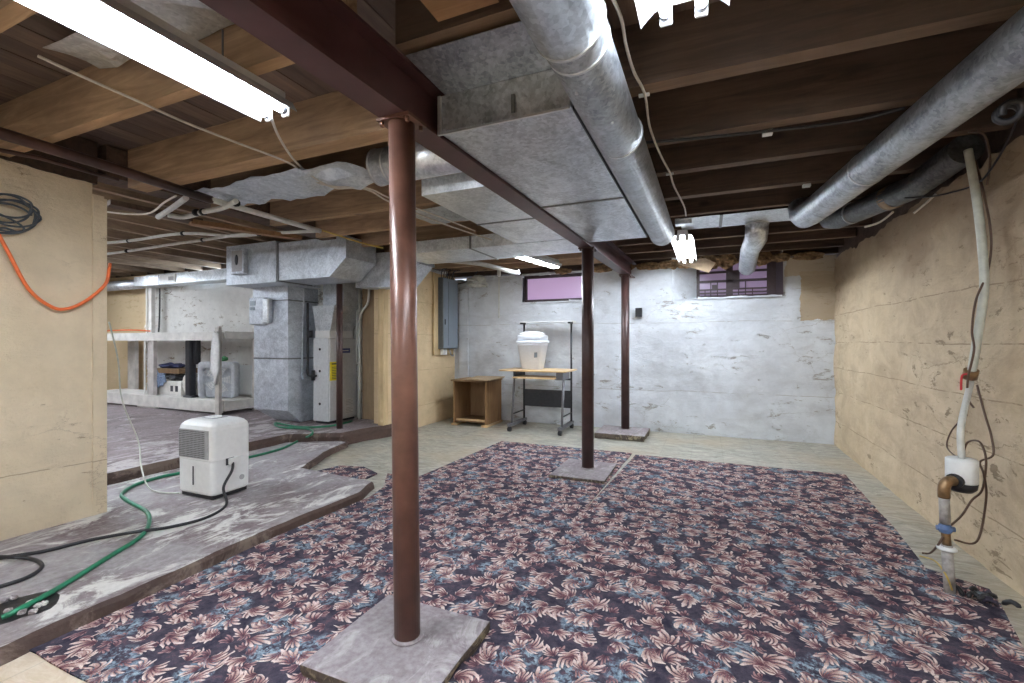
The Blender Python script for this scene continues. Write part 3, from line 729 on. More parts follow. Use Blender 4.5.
def roundduct(name, pts, r, label, mat, rings=(), n=28, group=None):
    t = empty(name, pts[0], label, 'duct', group)
    MB().tube(pts, r, n).build('pipe', mat, t)
    for c, d, rr in rings:
        c = Vector(c); d = Vector(d).normalized()
        MB().tube([c-d*.006, c+d*.006], rr, n).build('joint_ring', 'bright_edge', t)
    return t
rd = roundduct('round_duct', [(-.365, .30, 2.105), (-.362, 1.30, 2.105), (-.345, 4.0, 2.10)], .098, 'large round galvanised duct running from the top of the view beside the trunk duct', 'galv_dull',
          rings=[((-.36, 1.34, 2.105), (0, 1, 0), .1005), ((-.352, 2.02, 2.104), (0, 1, 0), .1005), ((-.345, 3.98, 2.10), (0, 1, 0), .1)])
MB().tube([(-.366, .10, 2.11), (-.364, 1.25, 2.108)], [.106, .106], 28).build('wide_sleeve', 'galv', rd)
MB().tube([(-.364, 1.25, 2.108), (-.364, 1.262, 2.108)], [.1085, .1085], 28).build('joint_ring', 'bright_edge', rd)
for yy, ang in ((1.45, -1.9), (1.70, -1.2)):
    c = Vector((-.36+.099*math.cos(ang), yy, 2.105+.099*math.sin(ang)))
    MB().lathe(c, [(.006, -.004), (.006, .004), (.003, .006)], 8).build('screw', 'bright_edge', rd)
r2 = roundduct('round_duct', [(.98, 1.4, 2.13), (.92, 1.96, 2.135), (.70, 3.93, 2.145), (.685, 4.05, 2.155), (.68, 4.12, 2.19), (.68, 4.16, 2.26)], .092,
          'long round galvanised duct slanting from the upper right corner over the tan wall side', 'galv_dull',
          rings=[((.80, 3.03, 2.140), (-.11, 1, 0), .0945)])
r3 = roundduct('round_duct', [(1.26, 3.16, 2.22), (1.22, 3.70, 2.19), (1.06, 4.2, 2.19), (.97, 4.42, 2.19), (.94, 4.50, 2.21), (.92, 4.54, 2.28)], .078,
          'short dark round duct half hidden behind the long slanting one', 'galv_dark', rings=[((1.03, 4.26, 2.19), (-.3, .8, 0), .081)])
MB().tube([(1.175, 3.86, 2.19), (1.155, 3.92, 2.19)], .083, 24).build('tape_band', 'cardboard', r3)
c0 = P(757, 222, z=2.28)
p2 = P(756, 238, y=4.85); p3 = P(750, 250, y=5.25); p4 = P(747, 268, y=6.0)
r4 = roundduct('elbow_duct', [c0, c0+Vector((0, .02, -.06)), p2, p3, p4], [.095, .095, .098, .09, .088], 'short elbow duct dropping from the ceiling towards the barred window', 'galv',
          rings=[(c0+Vector((0, 0, -.02)), (0, 0, 1), .098)])
r5 = roundduct('round_duct', [(-1.84, 2.22, 2.255), (-1.12, 2.22, 2.255)], .105, 'short bright round duct crossing behind the top of the nearest column', 'galv_bright', rings=[((-1.83, 2.22, 2.255), (1, 0, 0), .109), ((-1.74, 2.22, 2.255), (1, 0, 0), .107)])
fd = roundduct('round_duct', [(-12, 4.72, 2.20), (-9.0, 4.72, 2.20)], .085, 'bright round duct at the far end of the side cellar wall', 'galv_bright', n=20)
fr = rectduct('cellar_duct', -9.0, -5.58, 4.60, 4.88, 2.14, 2.30, 'galvanised duct along the flaking white wall of the side cellar', seams=(-8.3,), axis='x', mat='galv_bright', crosses=False)
MB().box(-8.25, -7.85, 4.588, 4.60, 2.15, 2.29).build('access_cover', 'white_enamel', fr)
MB().box(-8.02, -7.90, 4.58, 4.588, 2.19, 2.25).build('damper_plate', 'grille', fr)

# ---------------------------------------------------------------- furnace group
pb = empty('plenum_duct', (-4.2, 3.85, 1.92), 'boxy overhead plenum duct with a mitred end above the furnace', 'duct')
MB().prismy([(-4.65, 1.92), (-3.86, 1.92), (-3.62, 2.12), (-3.62, 2.36), (-4.65, 2.36)], 3.85, 4.34).build('duct_section', 'duct_paint', pb)
MB().box(-4.665, -4.645, 3.84, 4.35, 1.91, 2.37).build('seam_joint', 'seam', pb)
rb = empty('return_box', (-5.1, 3.85, 1.90), 'square return duct box with a small control mounted on its face', 'duct')
MB().bbox(-5.54, -4.67, 3.83, 4.50, 1.90, 2.39, .008).build('duct_section', 'duct_paint', rb)
hb = empty('humidistat', (-5.25, 3.80, 2.0), 'small grey control box with an oval dial on the return duct', 'control box')
MB().bbox(-5.36, -5.13, 3.76, 3.828, 2.02, 2.33, .015).build('body', 'duct_paint', hb)
MB().box(-5.335, -5.155, 3.757, 3.762, 2.05, 2.30).build('face', 'grille', hb)
M4 = Matrix.Translation((-5.245, 3.757, 2.19)) @ Matrix.Rotation(math.pi/2, 4, 'X') @ Matrix.Diagonal((.6, 1.4, 1, 1))
MB().lathe((0, 0, 0), [(.045, 0), (.045, .006), (.03, .012)], 20, M4=M4).build('dial', 'charcoal', hb)

rc = empty('return_duct', (-5.1, 4.13, .15), 'tall galvanised return air duct standing beside the furnace, with a sloping foot', 'duct')
def crossface(mb, p00, p10, p11, p01, out, d=.03):
    c = (Vector(p00)+Vector(p10)+Vector(p11)+Vector(p01))/4+Vector(out)*d
    mb.add([p00, p10, p11, p01, c], [(0, 1, 4), (1, 2, 4), (2, 3, 4), (3, 0, 4)])
x0, x1, y0, y1 = -5.43, -4.82, 4.13, 4.60
for za, zb in ((.33, .98), (.985, 1.72)):
    mb = MB(); crossface(mb, (x0, y0, za), (x1, y0, za), (x1, y0, zb), (x0, y0, zb), (0, -1, 0))
    mb.add([(x1, y0, za), (x1, y1, za), (x1, y1, zb), (x1, y0, zb), (x0, y0, za), (x0, y1, za), (x0, y1, zb), (x0, y0, zb)], [(0, 1, 2, 3), (5, 4, 7, 6), (1, 5, 6, 2), (0, 4, 5, 1), (3, 2, 6, 7)])
    mb.build('duct_panel', 'duct_paint', rc)
MB().box(x0-.01, x1+.008, y0-.008, y1, 1.72, 1.90).build('top_collar', 'duct_paint', rc)
MB().box(x0-.004, x1+.004, y0-.006, y1, .975, .992).build('seam_joint', 'seam', rc)
MB().box(x0-.012, x1+.012, y0-.012, y1, 1.712, 1.728).build('seam_joint', 'seam', rc)
MB().add([(x0, y0, .33), (x1, y0, .33), (x1, y1, .33), (x0, y1, .33), (x0+.12, y0+.22, .16), (x1+.0, y0+.2, .16), (x1, y1, .16), (x0+.12, y1, .16)],
         [(0, 1, 5, 4), (1, 2, 6, 5), (2, 3, 7, 6), (3, 0, 4, 7), (4, 5, 6, 7)]).build('sloping_foot', 'duct_paint', rc)
fb = empty('filter_control', (-5.3, 4.07, 1.44), 'pale metal switch box on the front of the return duct', 'control box')
MB().bbox(-5.42, -5.12, 4.05, 4.118, 1.42, 1.76, .008).build('body', 'duct_paint', fb)
MB().bbox(-5.165, -5.06, 4.03, 4.118, 1.43, 1.75, .03, seg=5).build('rounded_side', 'galv_bright', fb)
MB().box(-5.40, -5.30, 4.046, 4.052, 1.66, 1.72).box(-5.40, -5.36, 4.046, 4.052, 1.60, 1.64).box(-5.35, -5.31, 4.046, 4.052, 1.60, 1.64).build('label_plate', 'panel_face', fb)

fu = empty('furnace', (-4.6, 4.6, .15), 'upright light grey furnace with a yellow notice, behind the thin post', 'furnace')
FX0, FX1, FY0, FY1 = -4.67, -4.40, 4.39, 4.885
MB().box(FX0, FX1-.02, FY0, FY1, .18, 1.24).build('casing', 'furnace', fu)
MB().bbox(FX1-.02, FX1, FY0+.008, FY1-.008, .19, .735, .006).build('lower_door', 'furnace', fu)
MB().bbox(FX1-.02, FX1, FY0+.008, FY1-.008, .745, 1.235, .006).build('upper_door', 'furnace', fu)
MB().box(FX0+.02, FX1-.03, FY0+.02, FY1-.02, .15, .18).build('base', 'charcoal', fu)
for zz in (.40, .82, 1.10): 
    M4 = Matrix.Translation((-4.56, FY0, zz)) @ Matrix.Rotation(math.pi/2, 4, 'X'); MB().lathe((0, 0, 0), [(.017, 0), (.017, .004)], 14, M4=M4).build('knockout', 'black', fu)
yn = MB().box(FX1, FX1+.003, FY0+.006, FY0+.20, .70, .94).build('yellow_notice', 'yellow', fu)
mb = MB().box(FX1+.003, FX1+.0045, FY0+.035, FY0+.175, .905, .92)
for k in range(8): mb.box(FX1+.003, FX1+.0045, FY0+.04, FY0+.17-(k % 3)*.02, .72+k*.021, .727+k*.021)
mb.build('print', 'ink', yn)
bd = MB().box(FX1, FX1+.004, FY0+.17, FY0+.36, 1.05, 1.11).build('blue_badge', 'blue_badge', fu)
MB().box(FX1+.004, FX1+.006, FY0+.20, FY0+.33, 1.075, 1.085).build('print', 'paper', bd)
for k, (za, zb) in enumerate(((.24, .335), (.345, .44))):
    pp = MB().box(FX1, FX1+.002, FY0+.27, FY0+.42, za, zb).build('paper_label', 'paper', fu)
    mb = MB(); 
    for j in range(4): mb.box(FX1+.002, FX1+.003, FY0+.28, FY0+.41-(j % 2)*.03, za+.015+j*.02, za+.02+j*.02)
    mb.build('print', 'grille', pp)
sp = empty('supply_plenum', (-4.6, 4.55, 1.25), 'bright tapered sheet metal plenum on top of the furnace', 'duct')
MB().add([(-4.66, 4.42, 1.34), (-4.42, 4.42, 1.34), (-4.42, 4.82, 1.34), (-4.66, 4.82, 1.34), (-4.70, 4.40, 1.66), (-4.32, 4.40, 1.66), (-4.32, 4.86, 1.66), (-4.70, 4.86, 1.66)],
         [(3, 2, 1, 0), (4, 5, 6, 7), (0, 1, 5, 4), (1, 2, 6, 5), (2, 3, 7, 6), (3, 0, 4, 7)]).build('taper', 'galv_bright', sp)
MB().box(-4.64, -4.30, 4.52, 4.86, 1.66, 2.30).build('duct_section', 'duct_paint', sp)
MB().box(-4.66, -4.42, 4.41, 4.83, 1.245, 1.34).build('coil_case', 'white_enamel', sp)
gp = MB().tube(smoothpath([(-4.75, 4.37, 1.70), (-4.75, 4.37, 1.0), (-4.75, 4.37, .80), (-4.70, 4.36, .76), (-4.60, 4.37, .76)], 5), .014, 8).tube([(-4.65, 4.365, .70), (-4.65, 4.365, .83)], .022, 8).tube([(-4.70, 4.365, 1.25), (-4.70, 4.365, 1.34)], .03, 8)
tag(gp.build('gas_pipe', 'black'), 'black pipe with fittings running down the gap beside the furnace', 'pipe')
gp2 = MB().tube(smoothpath([(-4.81, 4.37, 1.88), (-4.81, 4.34, 1.2), (-4.81, 4.34, .78), (-4.77, 4.33, .72)], 5), .012, 8)
tag(gp2.build('drain_pipe', 'duct_paint'), 'thin grey pipe down the edge of the return duct', 'pipe')
fp = MB().tube([(-4.28, 4.80, .16), (-4.28, 4.80, 1.90)], .018, 10).tube(smoothpath([(-4.28, 4.80, 1.50), (-4.22, 4.78, 1.60), (-4.12, 4.78, 1.72), (-4.10, 4.78, 1.95)], 5), .016, 10).tube([(-4.34, 4.82, .9), (-4.34, 4.82, 1.9)], .016, 10)
tag(fp.build('vent_pipe', 'pvc'), 'white plastic vent pipes rising at the right of the furnace', 'pipe')
tag(MB().box(-4.26, -3.74, 4.83, 4.855, .16, 2.3).build('plywood_panel', 'plywood'), 'brown plywood panel between furnace and partition stud', 'panel')
tag(MB().box(-3.77, -3.692, 4.56, 4.655, .155, 2.25).build('partition_stud', 'stud'), 'pale upright timber at the end of the peach partition', 'stud')

# ---------------------------------------------------------------- electrical panel
ep = empty('breaker_box', (-3.62, 5.98, 1.05), 'tall grey electrical panel on the peach partition', 'electrical panel')
za, zb = 1.09, 2.15
tag(MB().box(-3.688, -3.665, 5.66, 6.26, 1.0, 2.2).build('panel_board', 'stud'), 'yellowish timber backing board behind the electrical panel', 'board')
MB().box(-3.664, -3.585, 5.77, 6.20, za, zb).build('box', 'panel_side', ep)
dr = MB().bbox(-3.585, -3.570, 5.775, 6.195, za+.01, zb-.01, .004).build('door', 'panel_face', ep)
MB().box(-3.570, -3.566, 5.90, 5.906, za+.05, zb-.05).build('seam', 'panel_side', dr)
MB().box(-3.57, -3.562, 5.80, 5.82, 1.45, 1.53).build('latch', 'charcoal', dr)
for k in range(7):
    yy = 5.80+k*.055
    wire('panel_cable', [(-3.62, yy, zb), (-3.62+.01*(k % 3), yy-.01, zb+.06), (-3.60, yy+.03*(k % 2), zb+.13), (-3.55+.02*k, yy-.02*k, 2.27)], .006, 'wire_brown' if k % 3 else 'black', parent=ep, sub=4)
for yy, m in ((5.83, 'white_enamel'), (5.90, 'white_enamel')):
    tag(MB().box(-3.664, -3.62, yy, yy+.05, 1.00, 1.085).build('outlet_box', m), 'small white outlet box under the panel, %s one' % ('nearer' if yy < 5.85 else 'farther'), 'outlet')
tag(MB().tube(smoothpath([(-3.62, 6.02, 1.085), (-3.60, 6.03, 1.0), (-3.60, 6.10, .98), (-3.61, 6.14, 1.04), (-3.61, 6.13, 1.085)], 5), .010, 8).build('service_conduit', 'grille'), 'curved grey conduit loop under the electrical panel', 'conduit')
tag(MB().box(-3.60, -3.45, 6.285, 6.315, .45, 2.1).build('wall_board', 'white_wall'), 'white painted upright board in the corner by the electrical panel', 'board')
tag(MB().tube(smoothpath([P(440, 260, y=4.95), P(475, 263, y=5.0), P(500, 268.5, y=5.0), P(514, 272.5, y=5.0), P(519, 272, y=5.0)], 6), .028, 10).build('drain_line', 'pvc'), 'thick pale drain pipe under the ceiling near the electrical panel', 'pipe')
pc = MB().tube([P(499, 266, y=6.15), P(499, 318, y=6.22)], .012, 8).lathe(P(499, 273, y=6.12), [(.02, -.05), (.028, -.03), (.028, .03), (.02, .05)], 10)
tag(pc.build('drop_pipe', 'pvc'), 'thin white drop pipe with a coupling left of the purple window', 'pipe')
wire('grey_cable', [P(458, 284, y=6.15), P(470, 280, y=6.2), P(480, 268, y=6.2), P(486, 258, y=6.1)], .009, 'charcoal', 'dark cable looping above the wall beside the electrical panel', 'cable')
lump('x', -3.25, 6.2, 2.12, .16, .08, .09, 'pvc', 3); o = bpy.data.objects['x']; o.name = 'plaster_lump'; tag(o, 'pale broken masonry lump at the wall top beside the panel', 'masonry')

# ---------------------------------------------------------------- crate, desk, tub
cr = empty('wooden_cabinet', (-3.08, 5.67, 0), 'open-fronted brown wooden cabinet lying on the floor beside the desk', 'cabinet')
a0, a1, b0, b1, h = -3.36, -2.83, 5.69, 6.20, .63
MB().box(a0, a0+.02, b0, b1, .03, h).build('side_panel', 'cabinet', cr)
MB().box(a1-.02, a1, b0, b1, .03, h).build('side_panel', 'cabinet', cr)
MB().box(a0+.02, a1-.02, b0+.01, b1, .055, .075).build('bottom_panel', 'cabinet', cr)
MB().box(a0+.02, a1-.02, b1-.02, b1, .075, h).build('back_panel', 'chipboard', cr)
MB().box(a0-.02, a0+.07, b0-.02, b1, 0, .03).build('runner', 'beech', cr)
MB().box(a1-.07, a1+.02, b0-.02, b1, 0, .03).build('runner', 'beech', cr)
MB().box(a0-.03, a1+.02, b0-.02, b1, h, h+.022).build('top_panel', 'chipboard', cr)
MB().box(a0+.05, a1-.03, b0+.0, b0+.02, .075, .10).build('lip', 'beech', cr)
cf = MB().add([(-3.1, 5.62, .682), (-2.74, 5.60, .672), (-2.66, 5.95, .70), (-3.15, 6.05, .69), (-3.1, 5.62, .668), (-2.74, 5.60, .658), (-2.66, 5.95, .686), (-3.15, 6.05, .676)], [(0, 1, 2, 3), (7, 6, 5, 4), (0, 4, 5, 1), (1, 5, 6, 2), (2, 6, 7, 3), (3, 7, 4, 0)])
tag(cf.build('cardboard_sheet', 'cardboard'), 'bent brown board lying loose on the wooden cabinet', 'board')

dk = empty('computer_desk', (-2.1, 5.85, 0), 'small wheeled computer desk with beech top and grey frame under the purple window', 'desk')
dx0, dx1, dy0, dy1, dz = -2.44, -1.70, 5.62, 6.16, .80
MB().bbox(dx0-.15, dx1+.06, dy0-.06, dy1-.02, dz, dz+.022, .03, seg=3).build('desktop', 'beech', dk)
MB().box(dx0+.08, dx1-.09, dy0-.10, dy0+.28, dz-.085, dz-.067).build('keyboard_tray', 'beech', dk)
MB().box(dx0+.05, dx0+.08, dy0, dy0+.3, dz-.10, dz).build('tray_rail', 'charcoal', dk)
MB().box(dx1-.09, dx1-.0, dy0, dy0+.3, dz-.10, dz).build('tray_rail', 'grey_metal', dk)
for sx, xx in ((-1, dx0+.02), (1, dx1-.02)):
    MB().tube([(xx, dy0+.02, .09), (xx, dy0+.12, dz)], .016, 10).build('leg', 'grey_metal', dk)
    MB().tube([(xx, dy1-.07, .09), (xx, dy1-.07, 1.47)], .014, 10).build('upright', 'charcoal', dk)
    ft = bar(MB(), (xx, dy0-.08, .085), (xx, dy1-.02, .085), .05, .035).build('foot', 'grey_metal', dk)
    MB().tube([(xx, dy0+.05, .22), (xx, dy1-.07, .22)], .010, 8).build('side_brace', 'charcoal', dk)
    for yy in (dy0-.06, dy1-.05):
        M4 = Matrix.Translation((xx, yy, .033)) @ Matrix.Rotation(math.pi/2, 4, 'Y')
        cs = MB().lathe((0, 0, 0), [(.030, -.022), (.033, -.016), (.033, .016), (.030, .022)], 14, M4=M4).tube([(xx, yy, .05), (xx, yy, .075)], .010, 8).build('caster', 'black', dk)
MB().box(dx0+.03, dx1-.03, dy1-.08, dy1-.065, .28, .52).build('modesty_panel', 'charcoal', dk)
MB().box(dx0+.03, dx1-.03, dy1-.085, dy1-.06, .665, .69).build('cross_rail', 'charcoal', dk)
MB().box(dx0+.0, dx1+.02, dy1-.20, dy1+.03, 1.47, 1.482).build('upper_shelf', 'white_enamel', dk)
for xx in (dx0+.02, dx1-.02):
    MB().box(xx-.02, xx+.02, dy1-.18, dy1-.05, 1.445, 1.469).build('shelf_bracket', 'charcoal', dk)

tb = empty('storage_tub', (-2.16, 5.86, .822), 'white tapered plastic tub with a lid, standing on the computer desk', 'tub')
def sq(r, z, k=.045, cx=-2.20, cy=5.86, ax=.9, n=5):
    pts = []
    for sx, sy, a0 in ((1, 1, 0), (-1, 1, 90), (-1, -1, 180), (1, -1, 270)):
        for i in range(n): a = math.radians(a0+90*i/(n-1)); pts.append((cx+sx*(r*ax-k)+k*math.cos(a), cy+sy*(r*.8-k)+k*math.sin(a), z))
    return pts
Z = .8225
MB().loft([sq(.135, Z), sq(.145, Z+.01), sq(.195, Z+.32), sq(.20, Z+.325), sq(.20, Z+.36)], smooth=True).build('body', 'tub', tb)
MB().loft([sq(.212, Z+.355), sq(.214, Z+.362), sq(.214, Z+.385), sq(.205, Z+.39)]).build('rim', 'tub', tb)
MB().loft([sq(.196, Z+.391), sq(.200, Z+.45), sq(.188, Z+.463)]).build('upper_band', 'tub', tb)
MB().loft([sq(.170, Z+.464), sq(.165, Z+.49, cx=-2.21), sq(.10, Z+.515, cx=-2.21, k=.04), sq(.05, Z+.518, k=.02, cx=-2.21)]).build('lid', 'white_plastic', tb)
lb = MB().add([(-2.125, 5.705, Z+.16), (-2.080, 5.705, Z+.165), (-2.078, 5.700, Z+.235), (-2.122, 5.700, Z+.23)], [(0, 1, 2, 3)]).build('sticker', 'panel_face', tb)

# ---------------------------------------------------------------- dehumidifier
DH = Matrix.Translation((-3.41, 2.27, .062)) @ Matrix.Rotation(math.radians(1), 4, 'Z')
dh = empty('dehumidifier', (-3.41, 2.27, .062), 'white portable dehumidifier with a grey grille, standing on the low slab', 'dehumidifier')
dh.rotation_euler = (0, 0, math.radians(1))
def D(mb, name, mat, parent=dh):
    o = mb.build(name, mat, None, (0, 0, 0)); o.parent = parent; o.location = (0, 0, 0); return o
hx, hy = .190, .150
def rr(ix, iy, z, k=.035, n=9):
    pts = []
    for sx, sy, a0 in ((1, 1, 0), (-1, 1, 90), (-1, -1, 180), (1, -1, 270)):
        for i in range(n): a = math.radians(a0+90*i/(n-1)); pts.append((sx*(hx-ix-k)+k*math.cos(a), sy*(hy-iy-k)+k*math.sin(a), z))
    return pts
D(MB().loft([rr(.012, .012, .035), rr(.002, .002, .05), rr(0, 0, .28)], smooth=False), 'water_bucket', 'white_plastic')
D(MB().loft([rr(0, 0, .283), rr(0, 0, .50), rr(.006, .006, .528), rr(.022, .022, .548), rr(.05, .045, .562), rr(.09, .07, .566)], smooth=False), 'housing', 'white_plastic')
D(MB().box(-hx+.02, hx-.02, -hy+.02, hy-.02, .008, .036), 'base', 'black')
for sx in (-1, 1):
    for sy in (-1, 1): D(MB().lathe((sx*.13, sy*.10, 0), [(.018, 0), (.018, .012)], 10), 'caster', 'black')
gr = D(MB().box(-hx+.02, hx-.038, -hy-.003, -hy+.01, .295, .50), 'grille', 'grille')
mb = MB()
for i in range(19):
    for j in range(15):
        cx = -hx+.030+i*.0148; cz = .304+j*.0131; mb.box(cx-.0042, cx+.0042, -hy-.0042, -hy-.002, cz-.0034, cz+.0034)
tag(D(mb, 'grille_holes', 'charcoal', gr), None, None, kind='stuff')
D(MB().box(-.02, -.008, -hy-.002, -hy+.002, .10, .235), 'level_slot', 'charcoal')
D(MB().bbox(-.075, .065, -.06, .07, .558, .570, .02), 'top_panel', 'grille')
D(MB().bbox(-.05, .045, -.045, .03, .570, .577, .015), 'carry_handle', 'white_plastic')
D(MB().box(hx-.004, hx+.004, -.05, .012, .235, .285), 'cord_recess', 'charcoal')
D(MB().bbox(hx, hx+.028, -.035, .03, .238, .282, .006), 'plug_cover', 'white_plastic')
D(MB().tube([(hx-.004, .075, .12), (hx+.004, .075, .12)], .019, 18), 'drain_port', 'grille')
def DW(p): return DH @ Vector(p)

# ---------------------------------------------------------------- hoses and cords
def G(px, py, z): return P(px, py, z=z)
zs = .06
tag(MB().tube(smoothpath([DW((hx+.02, -.01, .25)), DW((hx+.05, -.04, .20)), DW((hx+.06, -.11, .10)), G(226, 505, zs+.012), G(205, 518, zs+.012), G(170, 527, zs+.012), G(135, 532, zs+.028), G(90, 540, zs+.012), G(45, 551, zs+.012), G(0, 558, zs+.012), G(-40, 566, zs+.012)], 8), .0095, 8).build('power_cord', 'black'),
    'black power cord of the dehumidifier lying along the slab', 'cord')
wire('black_cord', [G(-30, 556, zs+.012), G(10, 557, zs+.03), G(32, 559, zs+.012), G(42, 566, zs+.012), G(30, 576, zs+.012), G(5, 585, zs+.012), G(-30, 594, zs+.012)], .0095, 'black', 'loop of black cord on the slab at the edge of the tan pier', 'cord', n=8)
gh = [G(2, 618, zs+.006), G(20, 609, zs+.016), G(60, 587, zs+.014), G(110, 556, zs+.014), G(140, 537, zs+.014), G(149, 523, zs+.014), G(146, 511, zs+.014), G(128, 501, zs+.014), G(122, 494, zs+.014), G(135, 485, zs+.014),
      G(160, 477, zs+.014), G(185, 472, zs+.014), G(250, 457, zs+.014), G(280, 449, zs+.014), G(300, 440, zs+.014), G(312, 434, .150+.012), G(308, 429, .15+.014), G(280, 427, .15+.014), G(276, 423, .15+.014), G(300, 427, .15+.014), G(330, 426, .15+.014), G(352, 421, .15+.014)]
wire('garden_hose', gh, .0125, 'green', 'green garden hose winding from the furnace across the slab to the hole', 'hose', n=8, sub=6)
wire('drain_tube', [P(109, 322, y=2.0), P(118, 360, y=2.1), P(122, 400, y=2.25), P(138, 440, y=2.35), P(141, 465, y=2.3), G(147, 485, zs+.01), G(158, 492, zs+.01), G(180, 493, zs+.01)], .006, 'translucent_hose', 'thin clear drain tube dropping behind the pier to the dehumidifier', 'tube')
o = lump('hole', *(G(24, 607, .061)), .12, .10, .006, 'black', 2, None); tag(o, 'dark broken hole in the slab where the green hose ends', 'hole')
for i, (px, py) in enumerate([(4, 601), (14, 598), (30, 603), (38, 606), (33, 612), (22, 613), (44, 604), (8, 611)]):
    g = G(px, py, .068); tag(lump('rubble', g.x, g.y, .07, .016, .014, .011, 'slab', i*2.1, None, 8, 6), 'small chip of broken concrete around the hose hole', 'rubble', 'rubble around the slab hole')
oc = [P(-40, 190, x=XP+.035), P(-12, 218, x=XP+.035), P(6, 248, x=XP+.035), P(28, 288, x=XP+.035), P(50, 306, x=XP+.035), P(66, 309, x=XP+.035), P(84, 302, x=XP+.035), P(100, 290, x=XP+.035), P(107, 281, x=XP+.035), P(109, 270, x=XP+.03), P(110, 264, x=XP-.02)]
wire('extension_lead', oc, .010, 'orange', 'orange extension cord looped across the tan pier', 'cord', n=8)
pts = []
for k in range(5):
    for j in range(14):
        a = 2*math.pi*j/14+.4; rx, rz = .125-.008*k, .085-.005*k+.01*(k % 2)
        u, v = rx*math.cos(a), rz*math.sin(a)
        c = P(4, 213, x=XP+.04)+Vector((.006*k, 0, .018*k-.03)); pts.append(c+Vector((0, u+.02*(k % 3), v+.25*u*.4)))
wire('cable_coil', pts, .006, 'coil', 'coil of dark cable hanging on the tan pier', 'cable', sub=3)
wire('cable_loop', [P(-15, 232, x=XP+.05), P(3, 228, x=XP+.05), P(18, 232, x=XP+.05), P(24, 229, x=XP+.05), P(16, 222, x=XP+.05), P(-5, 212, x=XP+.05)], .006, 'coil', 'loose hanging end of the dark cable coil', 'cable')

# pipes and cables under the joists
tag(MB().tube([P(-60, 114, z=2.225), P(0, 133, z=2.225), P(120, 170, z=2.225), P(211, 200, z=2.225)], .030, 14).build('steel_pipe', 'rust_pipe'), 'long rusty brown pipe passing over the tan pier', 'pipe')
tag(MB().tube([P(-60, 131, z=2.19), P(0, 150, z=2.19), P(40, 158, z=2.20), P(118, 180, z=2.215)], .012, 8).build('thin_pipe', 'rust_pipe'), 'thin dark pipe just above the tan pier top', 'pipe')
wp_ = MB().tube([P(209, 199, z=2.225), P(320, 231, z=2.225)], .022, 12); 
tag(wp_.build('white_conduit', 'pvc'), 'long white pipe continuing the rusty one towards the furnace', 'pipe')
def pipe(name, pts, r, mat, label, clamps=()):
    t = empty(name, pts[0], label, 'pipe'); MB().tube(smoothpath(pts, 5), r, 10).build('pipe_run', mat, t)
    for c in clamps: MB().tube([c+Vector((-.012, 0, 0)), c+Vector((.012, 0, 0))], r+.008, 10).build('clamp', 'black', t)
pipe('branch_pipe', [P(90, 244, z=2.3), P(128, 241, z=2.3), P(183, 233.5, z=2.3), P(233, 236, z=2.3), P(268, 233.5, z=2.28), P(318, 231, z=2.26)], .016, 'pvc', 'upper white branch pipe in front of the far pale joists', (P(129, 241, z=2.3), P(183, 233.5, z=2.3), P(259, 234, z=2.28)))
pipe('branch_pipe', [P(90, 256, z=2.3), P(129, 251, z=2.3), P(170, 244.5, z=2.3), P(203, 240, z=2.3), P(233, 235.5, z=2.29), P(262, 232, z=2.3)], .016, 'pvc', 'lower white branch pipe in front of the far pale joists', (P(127, 251, z=2.3), P(203, 240, z=2.3)))
pipe('branch_pipe', [P(158, 217, z=2.22), P(172, 208, z=2.22), P(186, 198, z=2.23)], .020, 'pvc', 'short slanting pale pipe near the end of the rusty pipe')
pipe('branch_pipe', [P(168, 215, z=2.2), P(184, 217, z=2.2), P(203, 212, z=2.2), P(222, 208, z=2.2), P(236, 201, z=2.21)], .019, 'pvc', 'elbowed pale pipe joining the long white pipe', (P(196, 212.5, z=2.2), P(203, 212, z=2.2), P(236, 203, z=2.21)))
wire('white_cable', [P(100, 211, z=2.22), P(128, 214, z=2.2), P(150, 213, z=2.2), P(165, 202, z=2.22), P(176, 196, z=2.23)], .007, 'wire_white', 'white cable sagging under the joists behind the pier corner', 'cable')
wire('yellow_cable', [P(318, 229, z=2.24), P(340, 236, z=2.2), P(362, 243, z=2.17), P(383, 248, z=2.15)], .008, 'wire_yellow', 'yellow cable running over the plenum duct', 'cable')
wire('ceiling_cable', [P(38, 56, z=2.26), P(90, 80, z=2.255), P(140, 102, z=2.25), P(182, 121, z=2.26), P(230, 140, z=2.25), P(289, 163, z=2.26), P(308, 178, z=2.26), P(330, 186, z=2.26), P(365, 189, z=2.24), P(392, 203, z=2.2), P(436, 221, z=2.2), P(470, 233, z=2.18), P(492, 240, z=2.12)], .006, 'wire_white', 'long white cable stapled below the amber joists from the far left', 'cable')
wire('light_cord', [P(271, 117, z=2.17), P(278, 135, z=2.2), P(288, 152, z=2.22), P(297, 163, z=2.26), P(312, 176, z=2.25), P(335, 188, z=2.23), P(366, 188, z=2.25), P(392, 199, z=2.22), P(440, 217, z=2.22), P(475, 231, z=2.2)], .006, 'wire_white', 'white cord dropping from the end of the strip light over the pier', 'cord')
wr_ = [P(607, -14, z=2.27), P(621, 18, z=2.265), P(626, 45, z=2.26), P(634, 72, z=2.26), P(645, 95, z=2.265), P(650, 128, z=2.255), P(661, 156, z=2.26), P(670, 173, z=2.265), P(674, 186, z=2.255), P(684, 206, z=2.25), P(686, 216, z=2.24)]
wire('light_cord', wr_, .006, 'wire_white', 'wavy white cord along the dark joists feeding the end-on light', 'cord')
for (px, py, lab) in ((646, 95, 'first'), (671, 174, 'second')):
    c = P(px, py, z=2.27); tag(MB().box(c.x-.03, c.x+.015, c.y-.012, c.y+.004, c.z-.006, c.z+.004).build('cable_clip', 'white_enamel'), '%s small white clip holding the wavy cord on a dark joist' % lab, 'clip')
